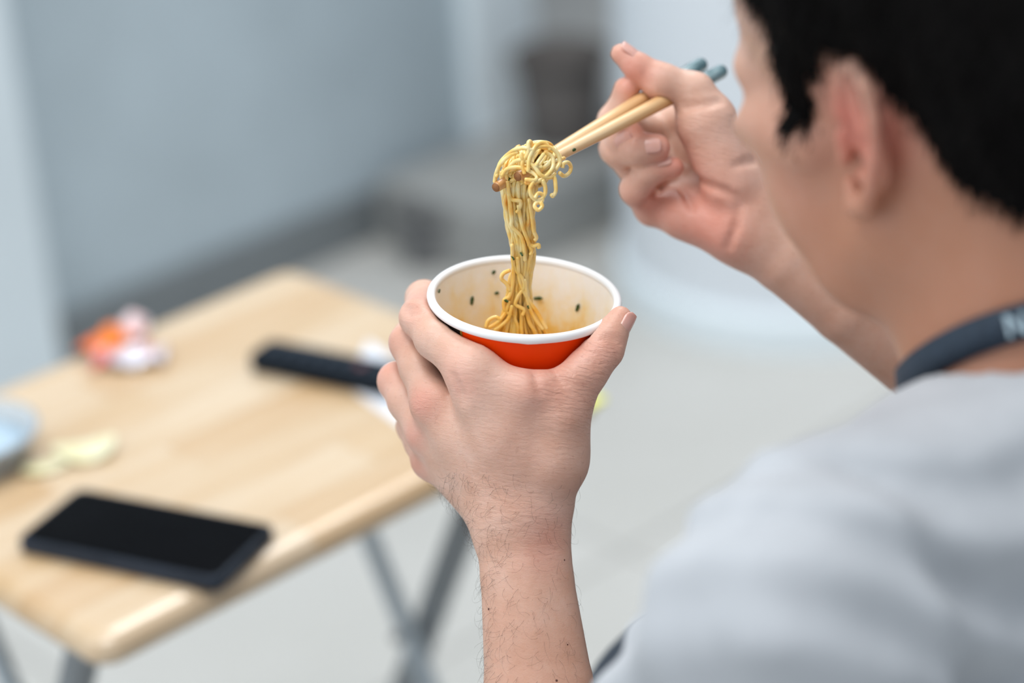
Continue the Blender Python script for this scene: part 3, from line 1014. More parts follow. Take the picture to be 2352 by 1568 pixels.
def head_sdf(h, ck=(72.3, 48.5, -2, 14.3), ck2=(47.6, 37, -41.6, 32.7, 25.7, 30.9), nose=True):
    o, A, sc = head_frame(h)
    X = lambda x, y, z: o + sc * (x * A[0] + y * A[1] + z * A[2])
    E_ = lambda c, r, k: Ell(X(*c), A, np.array(r) * sc, k * sc)
    C_ = lambda a, b, ra, rb, k: Cone(X(*a), X(*b), ra * sc, rb * sc, k * sc)
    pr = [E_((-12, 0, 44), (94, 75, 84), 10), E_((40, 0, 48), (48, 62, 48), 22), E_((46, 0, -14), (44, 54, 54), 20)]
    for s_ in (1, -1):
        pr += [C_((30, 61 * s_, -8), (ck[0], ck[1] * s_, ck[2]), 11.5, ck[3], 16), C_((86, 12 * s_, 24), (68, 50 * s_, 22), 9, 8, 14),
               C_((2, 52 * s_, -46), (38, 42 * s_, -76), 15, 14, 22), C_((38, 42 * s_, -76), (78, 10 * s_, -96), 14, 15, 14),
               E_((ck2[0], ck2[1] * s_, ck2[2]), ck2[3:], 22)]
    pr += [E_((72, 0, -62), (28, 32, 38), 18)]
    if nose: pr += [C_((92, 0, 20), (109, 0, -18), 7, 10, 10),
           C_((102, 9, -22), (96, 13, -24), 6, 6, 6), C_((102, -9, -22), (96, -13, -24), 6, 6, 6),
           C_((97, -16, -50), (97, 16, -50), 5, 5, 7), C_((95, -14, -59), (95, 14, -59), 6, 6, 6)]
    cuts = [E_((103.5, 33 * s_, 6), (15, 16, 13), 8) for s_ in (1, -1)] + [E_((86, 53 * s_, 9), (12, 12, 10), 10) for s_ in (1, -1)]
    skull = Blend(pr, cuts)
    # ears: s runs back and outwards, z up
    ears = []
    for s_ in (1, -1):
        th, tilt = math.radians(17), math.radians(10)
        def Q(s, z, n=0.0):
            z2 = z * math.cos(tilt) - s * math.sin(tilt) * -0.35
            s2 = s + z * math.sin(tilt) * 0.9
            x = -s2 * math.cos(th) + n * math.sin(th); y = s2 * math.sin(th) + n * math.cos(th)
            return X(-2 + x, s_ * (68 + y), z2)
        es = 1.16
        Q0 = Q
        Q = lambda s, z, n=0.0: Q0(s * es, z * es, n * es)
        hel = [(6, 3, 2), (3, 12, 3), (4, 22, 3), (10, 29, 3), (19, 30, 3), (26, 23, 3), (28, 10, 3), (26, -5, 3), (20, -17, 3), (13, -26, 3), (6, -27, 3), (2, -18, 2)]
        rad = [2.4, 2.8, 3.0, 3.2, 3.2, 3.1, 3.0, 3.0, 3.4, 5.0, 5.2, 3.5]
        pts = [Q(*q) for q in hel]
        e = [Cone(pts[i], pts[i + 1], rad[i] * sc, rad[i + 1] * sc, 1.5 * sc) for i in range(len(pts) - 1)]
        ax = np.stack([unit(Q(10, 0) - Q(0, 0)), unit(Q(5, 10) - Q(5, 0)), unit(Q(5, 0, 10) - Q(5, 0))])
        e.append(Ell(Q(14, 3, -1.5), ax, np.array([14, 25, 3.0]) * sc, 3 * sc))
        e += [Cone(Q(19, -12, 2), Q(20, 6, 3), 3 * sc, 2.8 * sc, 3 * sc), Cone(Q(20, 6, 3), Q(15, 20, 2), 2.8 * sc, 2.4 * sc, 3 * sc),
              Cone(Q(1, 1, 2), Q(0, -9, 2), 3.6 * sc, 3.6 * sc, 4 * sc), Cone(Q(12, -14, 2), Q(17, -13, 2), 3.4 * sc, 3 * sc, 3 * sc)]
        b_ = Blend(e, [Ell(Q(10, -2, 4.0), ax, np.array([7.5, 10.5, 7.5]) * sc, 2.5 * sc)])
        b_.k = 4 * sc
        ears.append(b_)
    return skull, ears, X, sc
# ---- end of head

# ------------------------------------------------------------------ neck, shoulders, upper arms
skull, ears, HX, HS = head_sdf(HEAD)
NB = P(2470, 905, 0.990)                       # foot of the neck
SL = P(1835, 1445, 0.880)                      # left shoulder joint
TA = math.radians(48)                          # the way the chest faces
TF = np.array([-math.cos(TA), math.sin(TA), 0.0]); TR = np.array([math.sin(TA), math.cos(TA), 0.0]); TU = np.array([0, 0, 1.0])
SR = SL + 0.345 * TR + 0.02 * TU
SM = (SL + SR) / 2
EL = L(1290, 2230, -50); ER = Rr(2640, 1150, 62)
LEAN = 0.25                                    # he bends over the table
PEL = SM - 0.46 * TU - LEAN * 0.55 * TF
neck = Blend([Cone(HX(-30, 0, -20), NB, 0.054, 0.059, 0.01), Cone(HX(-12, 0, -55), NB + 0.02 * TF, 0.042, 0.053, 0.02)])
neck.k = 0.02
TP = P(2340, 1170, 0.955)
trap = [Cone(TP, SL, 0.052, 0.043, 0.02), Cone(P(2190, 1175, 0.945), P(1940, 1320, 0.905), 0.0465, 0.0450, 0.02), Cone(TP + 0.11 * TR, SR, 0.052, 0.043, 0.02)]
def torso_parts(low, ins=0.0):
    e = [SM - 0.14 * TU + s_ * 0.075 * TR for s_ in (-1, 1)]
    b_ = [SM - low * TU - LEAN * low * TF + s_ * 0.07 * TR for s_ in (-1, 1)]
    return [Cone(e[i], b_[i], 0.100 - ins, 0.102 - ins, 0.05) for i in (0, 1)] + [Cone(SM - 0.06 * TU - 0.02 * TF, SM - low * TU - LEAN * low * TF, 0.105 - ins, 0.105 - ins, 0.05)]
uarm_l = Blend([Cone(SL, SL * 0.45 + EL * 0.55, 0.042, 0.041, 0.002), Cone(SL * 0.45 + EL * 0.55, EL, 0.041, 0.041, 0.002)])
uarm_r = Blend([Cone(SR, SR * 0.45 + ER * 0.55, 0.042, 0.041, 0.002), Cone(SR * 0.45 + ER * 0.55, ER, 0.041, 0.040, 0.002)])
uarm_l.k = uarm_r.k = 0.02
l_hand.k = r_hand.k = 0.015
skull.k = 0.032
for e in ears: e.k = 0.004
body_sdf = Blend(torso_parts(0.19, 0.012) + [Cone(q.a, q.b, q.ra - 0.009, q.rb - 0.009, 0.02) for q in trap] + [neck, skull] + ears + [uarm_l, uarm_r, l_hand, r_hand])

_pts = np.array([q for q in (HX(120, 0, 0), HX(-110, 0, 100), HX(0, 0, 135), HX(0, -90, 0), L(840, 600, 100), L(840, 1300, -60), EL - 0.06, EL + 0.06, ER + 0.06, ER - 0.06, SL - 0.08, SR + 0.08, SM - 0.38, SM - 0.35 * TU, NB + 0.1, Rr(1380, 80, -30), Rr(1380, 80, 60))])
BV, BQ = polygonise(body_sdf, _pts.min(0) - 0.01, _pts.max(0) + 0.01, 0.0015)
BV = relax(BV, BQ, 2, 0.4)

# ---- skin
t = NT('skin')
red = t.n('ShaderNodeAttribute', attribute_name='red').outputs['Fac']
pale = t.n('ShaderNodeAttribute', attribute_name='pale').outputs['Fac']
tan_ = t.n('ShaderNodeAttribute', attribute_name='tan').outputs['Fac']  # neck shade kept in the skin colour, together with forearm suntan
wrk = t.n('ShaderNodeAttribute', attribute_name='wrinkle').outputs['Fac']
grain = t.n('ShaderNodeAttribute', attribute_name='grain').outputs['Vector']
v = t.coord()
n1 = t.noise(v, 70, 4, 0.6)
c = t.ramp(n1, [(0.3, lin(212, 166, 143)), (0.5, lin(220, 178, 157)), (0.72, lin(227, 190, 172))])
n0 = t.noise(v, 24, 3, 0.5)
c = t.mix(t.math('MULTIPLY', n0, 0.45), c, lin(198, 158, 138))
n2 = t.noise(v, 420, 3, 0.6)
c = t.mix(t.math('MULTIPLY', t.math('GREATER_THAN', n2, 0.64), 0.16), c, lin(160, 110, 90))
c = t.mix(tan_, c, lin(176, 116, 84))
c = t.mix(red, c, lin(214, 122, 106))
c = t.mix(pale, c, lin(232, 200, 184))
t.base(c)
t.set(Roughness=0.41, Subsurface_Weight=0.22, Subsurface_Radius=(1.0, 0.36, 0.2), Subsurface_Scale=0.0045, Specular_IOR_Level=0.45)
vo = t.n('ShaderNodeTexVoronoi', feature='DISTANCE_TO_EDGE', Scale=820.0)
t.l(v, vo.inputs['Vector'])
b1 = t.bump(t.math('MINIMUM', vo.outputs['Distance'], 0.16), 0.5, 0.00035)
gn = t.n('ShaderNodeTexNoise', Scale=1.0, Detail=3.0, Roughness=0.55, Distortion=0.6)
t.l(grain, gn.inputs['Vector'])
b2 = t.n('ShaderNodeBump', Distance=0.0013)
t.l(gn.outputs['Fac'], b2.inputs['Height']); t.l(wrk, b2.inputs['Strength']); t.l(b1, b2.inputs['Normal'])
t.normal(b2.outputs['Normal'])
m_skin = t.m

person = thing('person', 'dark-haired person in a white shirt eating cup noodles with chopsticks', 'person', (SM[0], SM[1], 0.0))
def under(o, par=None):
    """the pieces of the person are modelled in place"""
    par = par or person
    o.parent = par
    o.matrix_parent_inverse = Matrix.Translation((-SM[0], -SM[1], 0.0)) if par is person else Matrix.Identity(4)
    return o
body_me = np_mesh('body', BV, BQ)
def blob(c, sig, w=1.0):
    return w * np.exp(-((BV - c) ** 2).sum(1) / (2 * (sig * MM) ** 2))
red_a = np.zeros(len(BV)); pale_a = np.zeros(len(BV)); wr_a = np.full(len(BV), 0.13)
for (x, y, d, sg, w_) in ((968, 925, -18, 7, .55), (946, 1002, -2, 6, .45), (958, 1068, 14, 7, .4), (938, 703, -14, 7, .28), (1045, 850, -40, 9, .25), (1060, 895, -44, 5, .3),
                          (985, 655, 0, 9, .35), (905, 780, 8, 8, .25), (880, 850, 24, 10, .4), (1400, 800, -36, 8, .25), (1432, 725, -24, 7, .3),
                          (1230, 870, -44, 12, .35), (1330, 800, -36, 8, .22), (1350, 900, -40, 14, .18), (1270, 1210, -28, 10, .22), (1250, 1270, -28, 9, .22), (1200, 1080, -40, 22, .10)):
    red_a += blob(L(x, y, d), sg, w_ * 0.8)
for (x, y, d, sg, w_) in ((1430, 130, -16, 9, .5), (1475, 165, -14, 9, .55), (1440, 205, -16, 7, .55), (1470, 305, -16, 7, .6), (1525, 340, -16, 7, .6), (1556, 382, -16, 6, .5), (1440, 315, -14, 7, .3),
                          (1620, 330, -18, 18, .25), (1690, 440, -16, 16, .2), (1600, 500, -8, 16, .4), (1660, 545, -10, 12, .55), (1480, 460, 0, 8, .55), (1540, 460, 2, 16, .3), (1600, 420, 8, 18, .3)):
    red_a += blob(Rr(x, y, d), sg, w_ * 0.55)
red_a += blob(HX(-12, 74, 8), 16, .55) + blob(HX(-22, 70, 5), 14, .35) + blob(HX(50, 50, -20), 22, .18)
pale_a += blob(L(1110, 870, -42), 14, .25) + blob(L(1285, 1150, -26), 9, .3) + blob(Rr(1690, 300, -20), 14, .25)
for (x, y, d, sg, w_) in ((1330, 905, -42, 16, .7), (1350, 850, -40, 10, .3), (1398, 795, -36, 7, .35), (1170, 1120, -30, 25, .18), (1220, 1190, -28, 14, .25), (938, 712, -14, 7, .35), (968, 925, -18, 8, .3), (1100, 860, -42, 16, .22)):
    wr_a += blob(L(x, y, d), sg, w_)
wr_a += blob(Rr(1640, 280, -20), 14, .3) + blob(Rr(1560, 420, 0), 20, .25)
qv = BV - L(1200, 1000, -20)
gr_ = np.stack([qv @ RIGHT * 170, -(qv @ DOWN) * 620 + (qv @ RIGHT) * 120, qv @ FWD * 170], 1)
# on the head and the far hand the grain runs coarser
tan_shade_a = 0.85 * np.exp(-np.clip(np.linalg.norm(BV - (NB * 0.55 + HX(-40, 10, -40) * 0.45), axis=1) - 0.06, 0, 1) ** 2 / (2 * 0.05 ** 2)) + blob(HX(30, 50, -30), 45, .12)  # neck darkened in colour for its shade, cheek a little browner
tan_shade_a += 0.28 * np.clip(((BV - L(1210, 1230, -12)) @ DOWN) / 0.05, 0, 1) * (np.linalg.norm(BV - L(1240, 1500, -20), axis=1) < 0.14)
tan_shade_a += 0.30 * np.clip(((BV - Rr(1750, 520, 0)) @ unit(Rr(1970, 682, 10) - Rr(1725, 512, 2))) / 0.05, 0, 1) * (np.linalg.norm(BV - Rr(2000, 690, 10), axis=1) < 0.12)
for nme, arr in (('tan', np.clip(tan_shade_a, 0, .8)), ('red', np.clip(red_a, 0, .8)), ('pale', np.clip(pale_a, 0, .6)), ('wrinkle', np.clip(wr_a, 0, .8))):
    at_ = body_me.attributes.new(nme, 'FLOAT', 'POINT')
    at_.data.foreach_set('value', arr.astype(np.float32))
at_ = body_me.attributes.new('grain', 'FLOAT_VECTOR', 'POINT')
at_.data.foreach_set('vector', gr_.astype(np.float32).ravel())
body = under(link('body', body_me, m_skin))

def sdf_at(sd, p):
    p = np.atleast_2d(np.asarray(p, float))
    v_ = sd.ev(p, p.mean(0), 0.5)
    return v_
def push_out(sd, c, n, far=0.03):
    """from inside point c along n to the skin"""
    ts = np.linspace(0, far, 600)
    v_ = sd.ev(c + ts[:, None] * n, np.asarray(c), 0.1)
    k_ = int(np.argmax(v_ > 0))
    return c + ts[k_] * n

# ---- nails
m_nail = NT('fingernail')
v = m_nail.coord()
m_nail.base(m_nail.ramp(m_nail.noise(v, 200, 2), [(0.3, lin(218, 164, 150)), (0.7, lin(226, 176, 163))]))
m_nail.set(Roughness=0.3, Subsurface_Weight=0.2, Subsurface_Scale=0.002, Coat_Weight=0.3)
m_nail = m_nail.m
def nail(c, nrm, along, ln, wd, curv, sd, lift=0.0003):
    """plate of ln x wd (mm) rounded over radius curv, root towards -along"""
    along = unit(along); nrm = unit(nrm - along * np.dot(nrm, along)); side = np.cross(nrm, along)
    s_ = push_out(sd, c, nrm)
    V, Fc = [], []
    nu, nv_ = 10, 8
    for i in range(nu + 1):
        a = i / nu * 2 - 1
        shape = math.sqrt(max(0.08, 1 - max(0, (abs(a) - 0.45) / 0.62) ** 2))
        for j in range(nv_ + 1):
            b = (j / nv_ * 2 - 1) * shape
            th = b * wd / 2 / curv
            off = -curv * (1 - math.cos(th)) - 0.35 * a * a + 0.12
            V.append(s_ + MM * (a * ln / 2 * along + curv * math.sin(th) * side + off * nrm) + lift * nrm)
    for i in range(nu):
        for j in range(nv_):
            k_ = i * (nv_ + 1) + j
            Fc.append((k_, k_ + nv_ + 1, k_ + nv_ + 2, k_ + 1))
    o = link('fingernail', pymesh('fingernail', V, Fc), m_nail)
    sd_ = o.modifiers.new('plate', 'SOLIDIFY'); sd_.thickness = 0.0006; sd_.offset = 0
    return under(o)
ljp = lambda n_, i: L(*LJ[n_][i][:3]); rjp = lambda n_, i: Rr(*RJ[n_][i][:3])
IU = -DOWN
nail(ljp('thumb', 4) * 0.35 + ljp('thumb', 5) * 0.65, 0.80 * RIGHT - 0.58 * FWD - 0.1 * IU, ljp('thumb', 5) - ljp('thumb', 4), 13.0, 10.0, 5.8, l_hand)
for n_, nr_, ln, wd in (('thumb', 0.75 * IU + 0.25 * RIGHT - 0.45 * FWD, 12, 9.5), ('ring', -FWD + 0.1 * IU, 10.5, 8.5), ('middle', -FWD - 0.3 * IU - 0.35 * RIGHT, 10, 8), ('pinky', -FWD * 0.7 + 0.65 * IU, 8.5, 6.5)):
    a_, b_ = (4, 5) if n_ == 'thumb' else (3, 4)
    p0, p1 = rjp(n_, a_), rjp(n_, b_)
    nail(p0 * 0.35 + p1 * 0.65, nr_, p1 - p0, ln, wd, 6.5 if n_ != 'pinky' else 5.2, r_hand)

# ---- eyes, brows (the far side of the head)
m_eye = flat('eye_white', (232, 228, 222), 0.2, 0.02)
m_iris = flat('dark_brown_iris', (48, 30, 22), 0.2, 0.1, 300)
m_hair = NT('black_hair')
v = m_hair.coord()
m_hair.base(m_hair.ramp(m_hair.noise(v, 300, 3), [(0.3, lin(7, 6, 6)), (0.7, lin(16, 13, 12))]))
m_hair.set(Roughness=0.6, Specular_IOR_Level=0.08)
m_hair = m_hair.m
_ho, HA, _ = head_frame(HEAD)
for s_ in (1, -1):
    V, Fc = lathe([(11.5 * math.sin(a) + 1e-4, -11.5 * math.cos(a)) for a in np.linspace(0.001, math.pi - 0.001, 16)], 20)
    ec = HX(76.0, 32 * s_, 3.5)
    o = under(link('eye', pymesh('eye', [ec + HS * (q[0] * HA[1] + q[1] * HA[2] + q[2] * HA[0]) for q in V], Fc), m_eye))
    V, Fc = lathe([(0.0, 11.9), (3.0, 11.6), (5.6, 10.4)], 20)
    i_ = link('iris', pymesh('iris', [ec + HS * (q[0] * HA[1] + q[1] * HA[2] + q[2] * HA[0]) for q in V], Fc), m_iris)
    i_.parent = o
    pts = [push_out(skull, HX(60, y * s_, 29 + z), HA[0], 0.08) - 0.0022 * HA[0] for y, z in ((12, 0), (20, 3), (28, 3), (34, 1))]
    under(link('eyebrow', pymesh('eyebrow', *tube(smooth_path(pts, 14), np.array([1.5] + [3.2] * 12 + [1.0]) * MM, 8)), m_hair))

# ---- hair: a close cap grown from the scalp, and strands over it
HPOLY = np.array([(112, 66), (86, 62), (60, 66), (45, 60), (33, 47), (37, 24), (39, -2), (29, -9), (19, 2), (6, 22), (-13, 36), (-29, 28), (-36, 12), (-44, -8), (-56, -34), (-80, -46), (-150, -50), (-150, 180), (112, 180)], float)
def poly_sd(q, poly):
    """signed distance in the plane, positive inside"""
    a = poly; b = np.roll(poly, -1, 0)
    best = np.full(len(q), 1e9); inside = np.zeros(len(q), bool)
    for p0, p1 in zip(a, b):
        e = p1 - p0; w_ = q - p0
        h_ = np.clip(w_ @ e / (e @ e), 0, 1)
        best = np.minimum(best, np.linalg.norm(w_ - h_[:, None] * e, axis=1))
        c1 = (p0[1] > q[:, 1]) != (p1[1] > q[:, 1])
        xi = p0[0] + (q[:, 1] - p0[1]) / np.where(p1[1] == p0[1], 1e-9, p1[1] - p0[1]) * e[0]
        inside ^= c1 & (q[:, 0] < xi)
    return np.where(inside, best, -best)
hl = (BV - _ho) @ HA.T / HS
wob = 2.2 * np.sin(hl[:, 0] * 0.35 + 1) + 1.6 * np.sin(hl[:, 0] * 0.9 + hl[:, 2] * 0.6)
hd = poly_sd(hl[:, [0, 2]], HPOLY) + wob
near_head = (np.abs(hl[:, 1]) < 100) & (np.linalg.norm(hl - [0, 0, 40], axis=1) < 150)
ear_d = np.minimum(ears[0].ev(BV, _ho, 1.0), ears[1].ev(BV, _ho, 1.0))
skl_d = skull.ev(BV, _ho, 1.0)
is_ear = (ear_d < 0.0015) & (skl_d > 0.0012)
hd = np.where(near_head & ~is_ear & (hl[:, 2] > -60), hd, -99)
nrm_me = np.zeros((len(BV), 3)); body_me.vertices.foreach_get('co', np.zeros(len(BV) * 3, np.float32))
fn = np.cross(BV[BQ[:, 2]] - BV[BQ[:, 0]], BV[BQ[:, 3]] - BV[BQ[:, 1]])
for k_ in range(4): np.add.at(nrm_me, BQ[:, k_], fn)
nrm_me /= np.linalg.norm(nrm_me, axis=1)[:, None] + 1e-15
keep = (hd[BQ] > 3.0).all(1)
used = np.unique(BQ[keep])
remap = -np.ones(len(BV), int); remap[used] = np.arange(len(used))
lump = 1.6 * np.sin(hl[:, 0] * 0.16 + 2 * np.sin(hl[:, 2] * 0.05)) * np.sin(hl[:, 2] * 0.12 + hl[:, 1] * 0.1)
thick = (0.5 + 15.0 * np.clip((hd - 3) / 45, 0, 1) ** 0.8 + lump * np.clip(hd / 30, 0, 1)) * MM
HVv = BV[used] + nrm_me[used] * thick[used][:, None]
hair = under(link('hair', np_mesh('hair', HVv, remap[BQ[keep]]), m_hair))
pool = np.where(hd > -2.5)[0]
prob = np.where(hd[pool] < 14, 0.55 * np.clip((hd[pool] + 3) / 9, 0.06, 1), 9000 / max(1, len(used)))
root_ix = pool[rng.random(len(pool)) < prob]
crown = HX(-55, 0, 118)
nr_ = nrm_me[root_ix]; pr_ = BV[root_ix]; N_ = len(root_ix)
def rows_unit(a): return a / (np.linalg.norm(a, axis=1)[:, None] + 1e-12)
g_ = pr_ - crown; g_ = rows_unit(g_ - nr_ * (g_ * nr_).sum(1)[:, None])
dn = -HA[2] - nr_ * (nr_ @ -HA[2])[:, None]
dirn = rows_unit(0.5 * g_ + 0.5 * dn + 0.25 * rng.normal(size=(N_, 3)))
ln = ((3.0 + 22 * np.clip(hd[root_ix] / 35, 0, 1)) * MM * rng.uniform(0.7, 1.25, N_))[:, None]
base_ = pr_ + nr_ * (np.maximum(thick[root_ix], 0.0002) * rng.uniform(0.3, 1.0, N_))[:, None]
up_ = rng.uniform(0.02, 0.5, (N_, 1))
def many_tubes(pts, radii):
    """three-sided tapering strands, pts (N, m, 3)"""
    N, m, _ = pts.shape
    tan = np.gradient(pts, axis=1); tan /= np.linalg.norm(tan, axis=2)[..., None] + 1e-12
    ref = np.array([0.31, 0.52, 0.79])
    u = np.cross(tan, ref); u /= np.linalg.norm(u, axis=2)[..., None] + 1e-12
    w_ = np.cross(tan, u)
    V = np.stack([pts + np.asarray(radii)[None, :, None] * (math.cos(a) * u + math.sin(a) * w_) for a in (0, 2.0944, 4.1888)], 2)
    base = np.arange(N)[:, None, None] * m * 3 + np.arange(m - 1)[None, :, None] * 3
    j = np.arange(3)[None, None, :]; k = (j + 1) % 3
    Fq = np.stack([base + j, base + k, base + 3 + k, base + 3 + j], -1).reshape(-1, 4)
    return V.reshape(-1, 3), Fq
SV_, SF_ = many_tubes(np.stack([base_, base_ + ln * 0.5 * (dirn + up_ * 0.5 * nr_), base_ + ln * (dirn + up_ * 0.25 * nr_ + 0.1 * dn)], 1), (0.00022, 0.0002, 0.00004))
st_o = link('strands', np_mesh('strands', SV_, SF_), m_hair)
st_o['kind'] = 'stuff'
st_o.parent = hair

# ---- hairs on the left forearm
bx = (BV - CAM); bz = bx @ FWD
bpx = W / 2 + F * (bx @ RIGHT) / bz; bpy_ = H / 2 + F * (bx @ DOWN) / bz
cand = np.where((bpx > 1000) & (bpx < 1340) & (bpy_ > 1085) & (bpy_ < 1590) & (bz > 1.1) & (bz < 1.21) & (nrm_me @ FWD < 0.25))[0]
wgt = np.exp(-np.clip((bpx[cand] - (1075 + 0.02 * (bpy_[cand] - 1150))) / 85, 0, 9)) + 0.10
wgt *= np.where(bpy_[cand] < 1150, 0.8, 1.0)
pick = rng.choice(cand, 420, replace=False, p=wgt / wgt.sum())
HVt, HFt, off_ = [], [], 0
for i in pick:
    n_ = nrm_me[i]
    base_dir = unit(0.75 * DOWN - 0.35 * RIGHT + 0.5 * rng.normal(size=3))
    base_dir = unit(base_dir - n_ * (base_dir @ n_))
    side_ = np.cross(n_, base_dir)
    ln = rng.uniform(4, 11) * MM
    curl = rng.normal() * 1.3
    pts = []
    for t_ in np.linspace(0, 1, 7):
        a = curl * t_
        pts.append(BV[i] + ln * (t_ * math.cos(a * 0.6) * base_dir + t_ * math.sin(a * 0.6) * side_) + n_ * ln * (0.28 * math.sin(t_ * 2.4)))
    V, Fc = tube(np.array(pts), np.linspace(0.000045, 0.000016, 7), 3, False)
    HVt.append(V); HFt.append(np.array(Fc) + off_); off_ += len(V)
m_ahair = flat('dark_brown_arm_hair', (70, 52, 44), 0.5)
ah = under(link('arm_hair', np_mesh('arm_hair', np.concatenate(HVt), np.concatenate(HFt)), m_ahair))
ah['kind'] = 'stuff'
m_mole = flat('brown_mole', (92, 56, 46), 0.5)
for x, y, r in ((1124, 1399, 0.6), (1299, 1287, 0.45), (1275, 1562, 0.6), (1304, 1480, 0.4)):
    dd_ = (bpx - x) ** 2 + (bpy_ - y) ** 2 + np.where((bz < 1.21) & (bz > 1.1) & (nrm_me @ FWD < 0), 0, 1e9)
    i = int(np.argmin(dd_))
    V, Fc = lathe([(r * math.sin(a) + 1e-5, 0.35 * r * -math.cos(a)) for a in np.linspace(0.01, math.pi - 0.01, 6)], 10)
    n_ = nrm_me[i]; a_ = unit(np.cross(n_, RIGHT)); b_ = np.cross(n_, a_)
    under(link('mole', pymesh('mole', [BV[i] + MM * (q[0] * a_ + q[1] * b_ + q[2] * n_) for q in V], Fc), m_mole))

# ------------------------------------------------------------------ shirt
class Shirt:
    def __init__(s):
        low = torso_parts(0.50)
        sl = Blend([Cone(SL, SL * 0.32 + EL * 0.68, 0.046, 0.042, 0.002)]); sr = Blend([Cone(SR, SR * 0.32 + ER * 0.68, 0.046, 0.048, 0.002)])
        sl.k = sr.k = 0.02
        s.b = Blend(low + trap + [sl, sr])
        s.c, s.R, s.k = s.b.c, s.b.R + 0.02, 0.01
        s.hole = Cone(NB + 0.14 * unit(HX(-26, 0, -20) - NB), NB - 0.02 * unit(HX(-26, 0, -20) - NB), 0.066, 0.0655, 0.004)
        s.al, s.ar = unit(EL - SL), unit(ER - SR)
    def ev(s, p, c, r):
        d = s.b.ev(p, c, r + 0.02)
        if d is None: return None
        q = p - SL
        a, b_, z_ = q @ TR, q @ TF, q @ TU
        f = 0.0056 * np.sin(85 * (z_ - 0.55 * a) + 3.0 * np.sin(14 * a + 9 * b_) + 2.2 * np.sin(23 * b_ - 19 * z_ + 31 * a) + 20 * b_) * np.clip(0.4 - z_ * 4, 0.15, 1)
        f += 0.0040 * np.sin(140 * (z_ + 0.5 * b_) + 4 * np.sin(25 * a) + 60 * a) * np.clip(a * 8 + 0.7, 0, 1)
        f += 0.0030 * np.exp(-((a - 0.012 - 0.10 * z_) / 0.007) ** 2) - 0.0032 * np.exp(-((a - 0.030 - 0.10 * z_) / 0.012) ** 2)
        f += 0.0035 * np.sin(q @ s.al * 75 + 1.5 * np.sin(b_ * 40)) * np.clip(-a * 14, 0, 1)
        d = d - 0.006 - f
        d = np.maximum(d, -s.hole.f(p))
        d = np.maximum(d, (q @ s.al) - 0.62 * np.linalg.norm(EL - SL))
        d = np.maximum(d, ((p - SR) @ s.ar) - 0.62 * np.linalg.norm(ER - SR))
        return d
shirt_sd = Shirt()
_sp = np.array([SL - 0.12, SR + 0.12, PEL - 0.16, PEL + 0.16, NB + 0.12, EL - 0.04, ER + 0.06])
SVv, SQ = polygonise(shirt_sd, _sp.min(0), _sp.max(0), 0.0034, 10, 2.6)
SVv = relax(SVv, SQ, 2, 0.4)
t = NT('white_cotton_shirt')
v = t.coord()
t.base(t.ramp(t.noise(v, 40, 4), [(0.3, lin(174, 178, 183)), (0.7, lin(184, 188, 193))]))
wv = t.noise(t.coord(scale=(1, 1, 1)), 900, 2)
t.normal(t.bump(wv, 0.15, 0.0006))
t.set(Roughness=0.85, Sheen_Weight=0.15)
m_shirt = t.m
shirt = under(link('shirt', np_mesh('shirt', SVv, SQ), m_shirt))

# ------------------------------------------------------------------ trousers and shoes
m_navy = flat('dark_navy_trouser_cloth', (44, 54, 66), 0.8, 0.12, 60)
KL = P(1640, 1710, 1.40)
KR = KL + 0.20 * TR + 0.04 * TF
HL_, HR_ = PEL - 0.085 * TR, PEL + 0.085 * TR
FL_ = np.array([KL[0] + 0.03, KL[1] - 0.05, 0.09]); FR_ = np.array([KR[0] + 0.03, KR[1] - 0.02, 0.09])
tr_sd = Blend([Cone(PEL - 0.07 * TR, PEL + 0.07 * TR, 0.125, 0.125, 0.03), Cone(HL_, KL, 0.092, 0.075, 0.04), Cone(HR_, KR, 0.092, 0.075, 0.03),
               Cone(KL, FL_, 0.075, 0.062, 0.03), Cone(KR, FR_, 0.075, 0.062, 0.03)])
_tp = np.array([PEL - 0.25, PEL + 0.25, KL - 0.12, KR + 0.12, FL_ - 0.1, FR_ + 0.1])
TV, TQ = polygonise(tr_sd, _tp.min(0), _tp.max(0), 0.007, 10, 2.6)
trousers = under(link('trousers', np_mesh('trousers', TV, TQ), m_navy))
m_shoe = flat('dark_shoe', (40, 40, 44), 0.5)
for f_ in (FL_, FR_):
    a_ = f_ * [1, 1, 0] + np.array([0, 0, 0.045])
    sh = Blend([Cone(a_ - 0.05 * TF, a_ + 0.05 * TF, 0.045, 0.042, 0.01), Cone(a_ + 0.05 * TF, a_ + 0.17 * TF - 0.01 * TU, 0.042, 0.033, 0.02), Cone(a_ - 0.03 * TF, f_ + 0.02 * TU, 0.042, 0.045, 0.02)])
    V, Q = polygonise(sh, a_ - [0.26, 0.26, 0.06], a_ + [0.26, 0.26, 0.2], 0.006, 10, 2.6)
    V[:, 2] = np.maximum(V[:, 2], 0.0)
    under(link('shoe', np_mesh('shoe', V, Q), m_shoe))

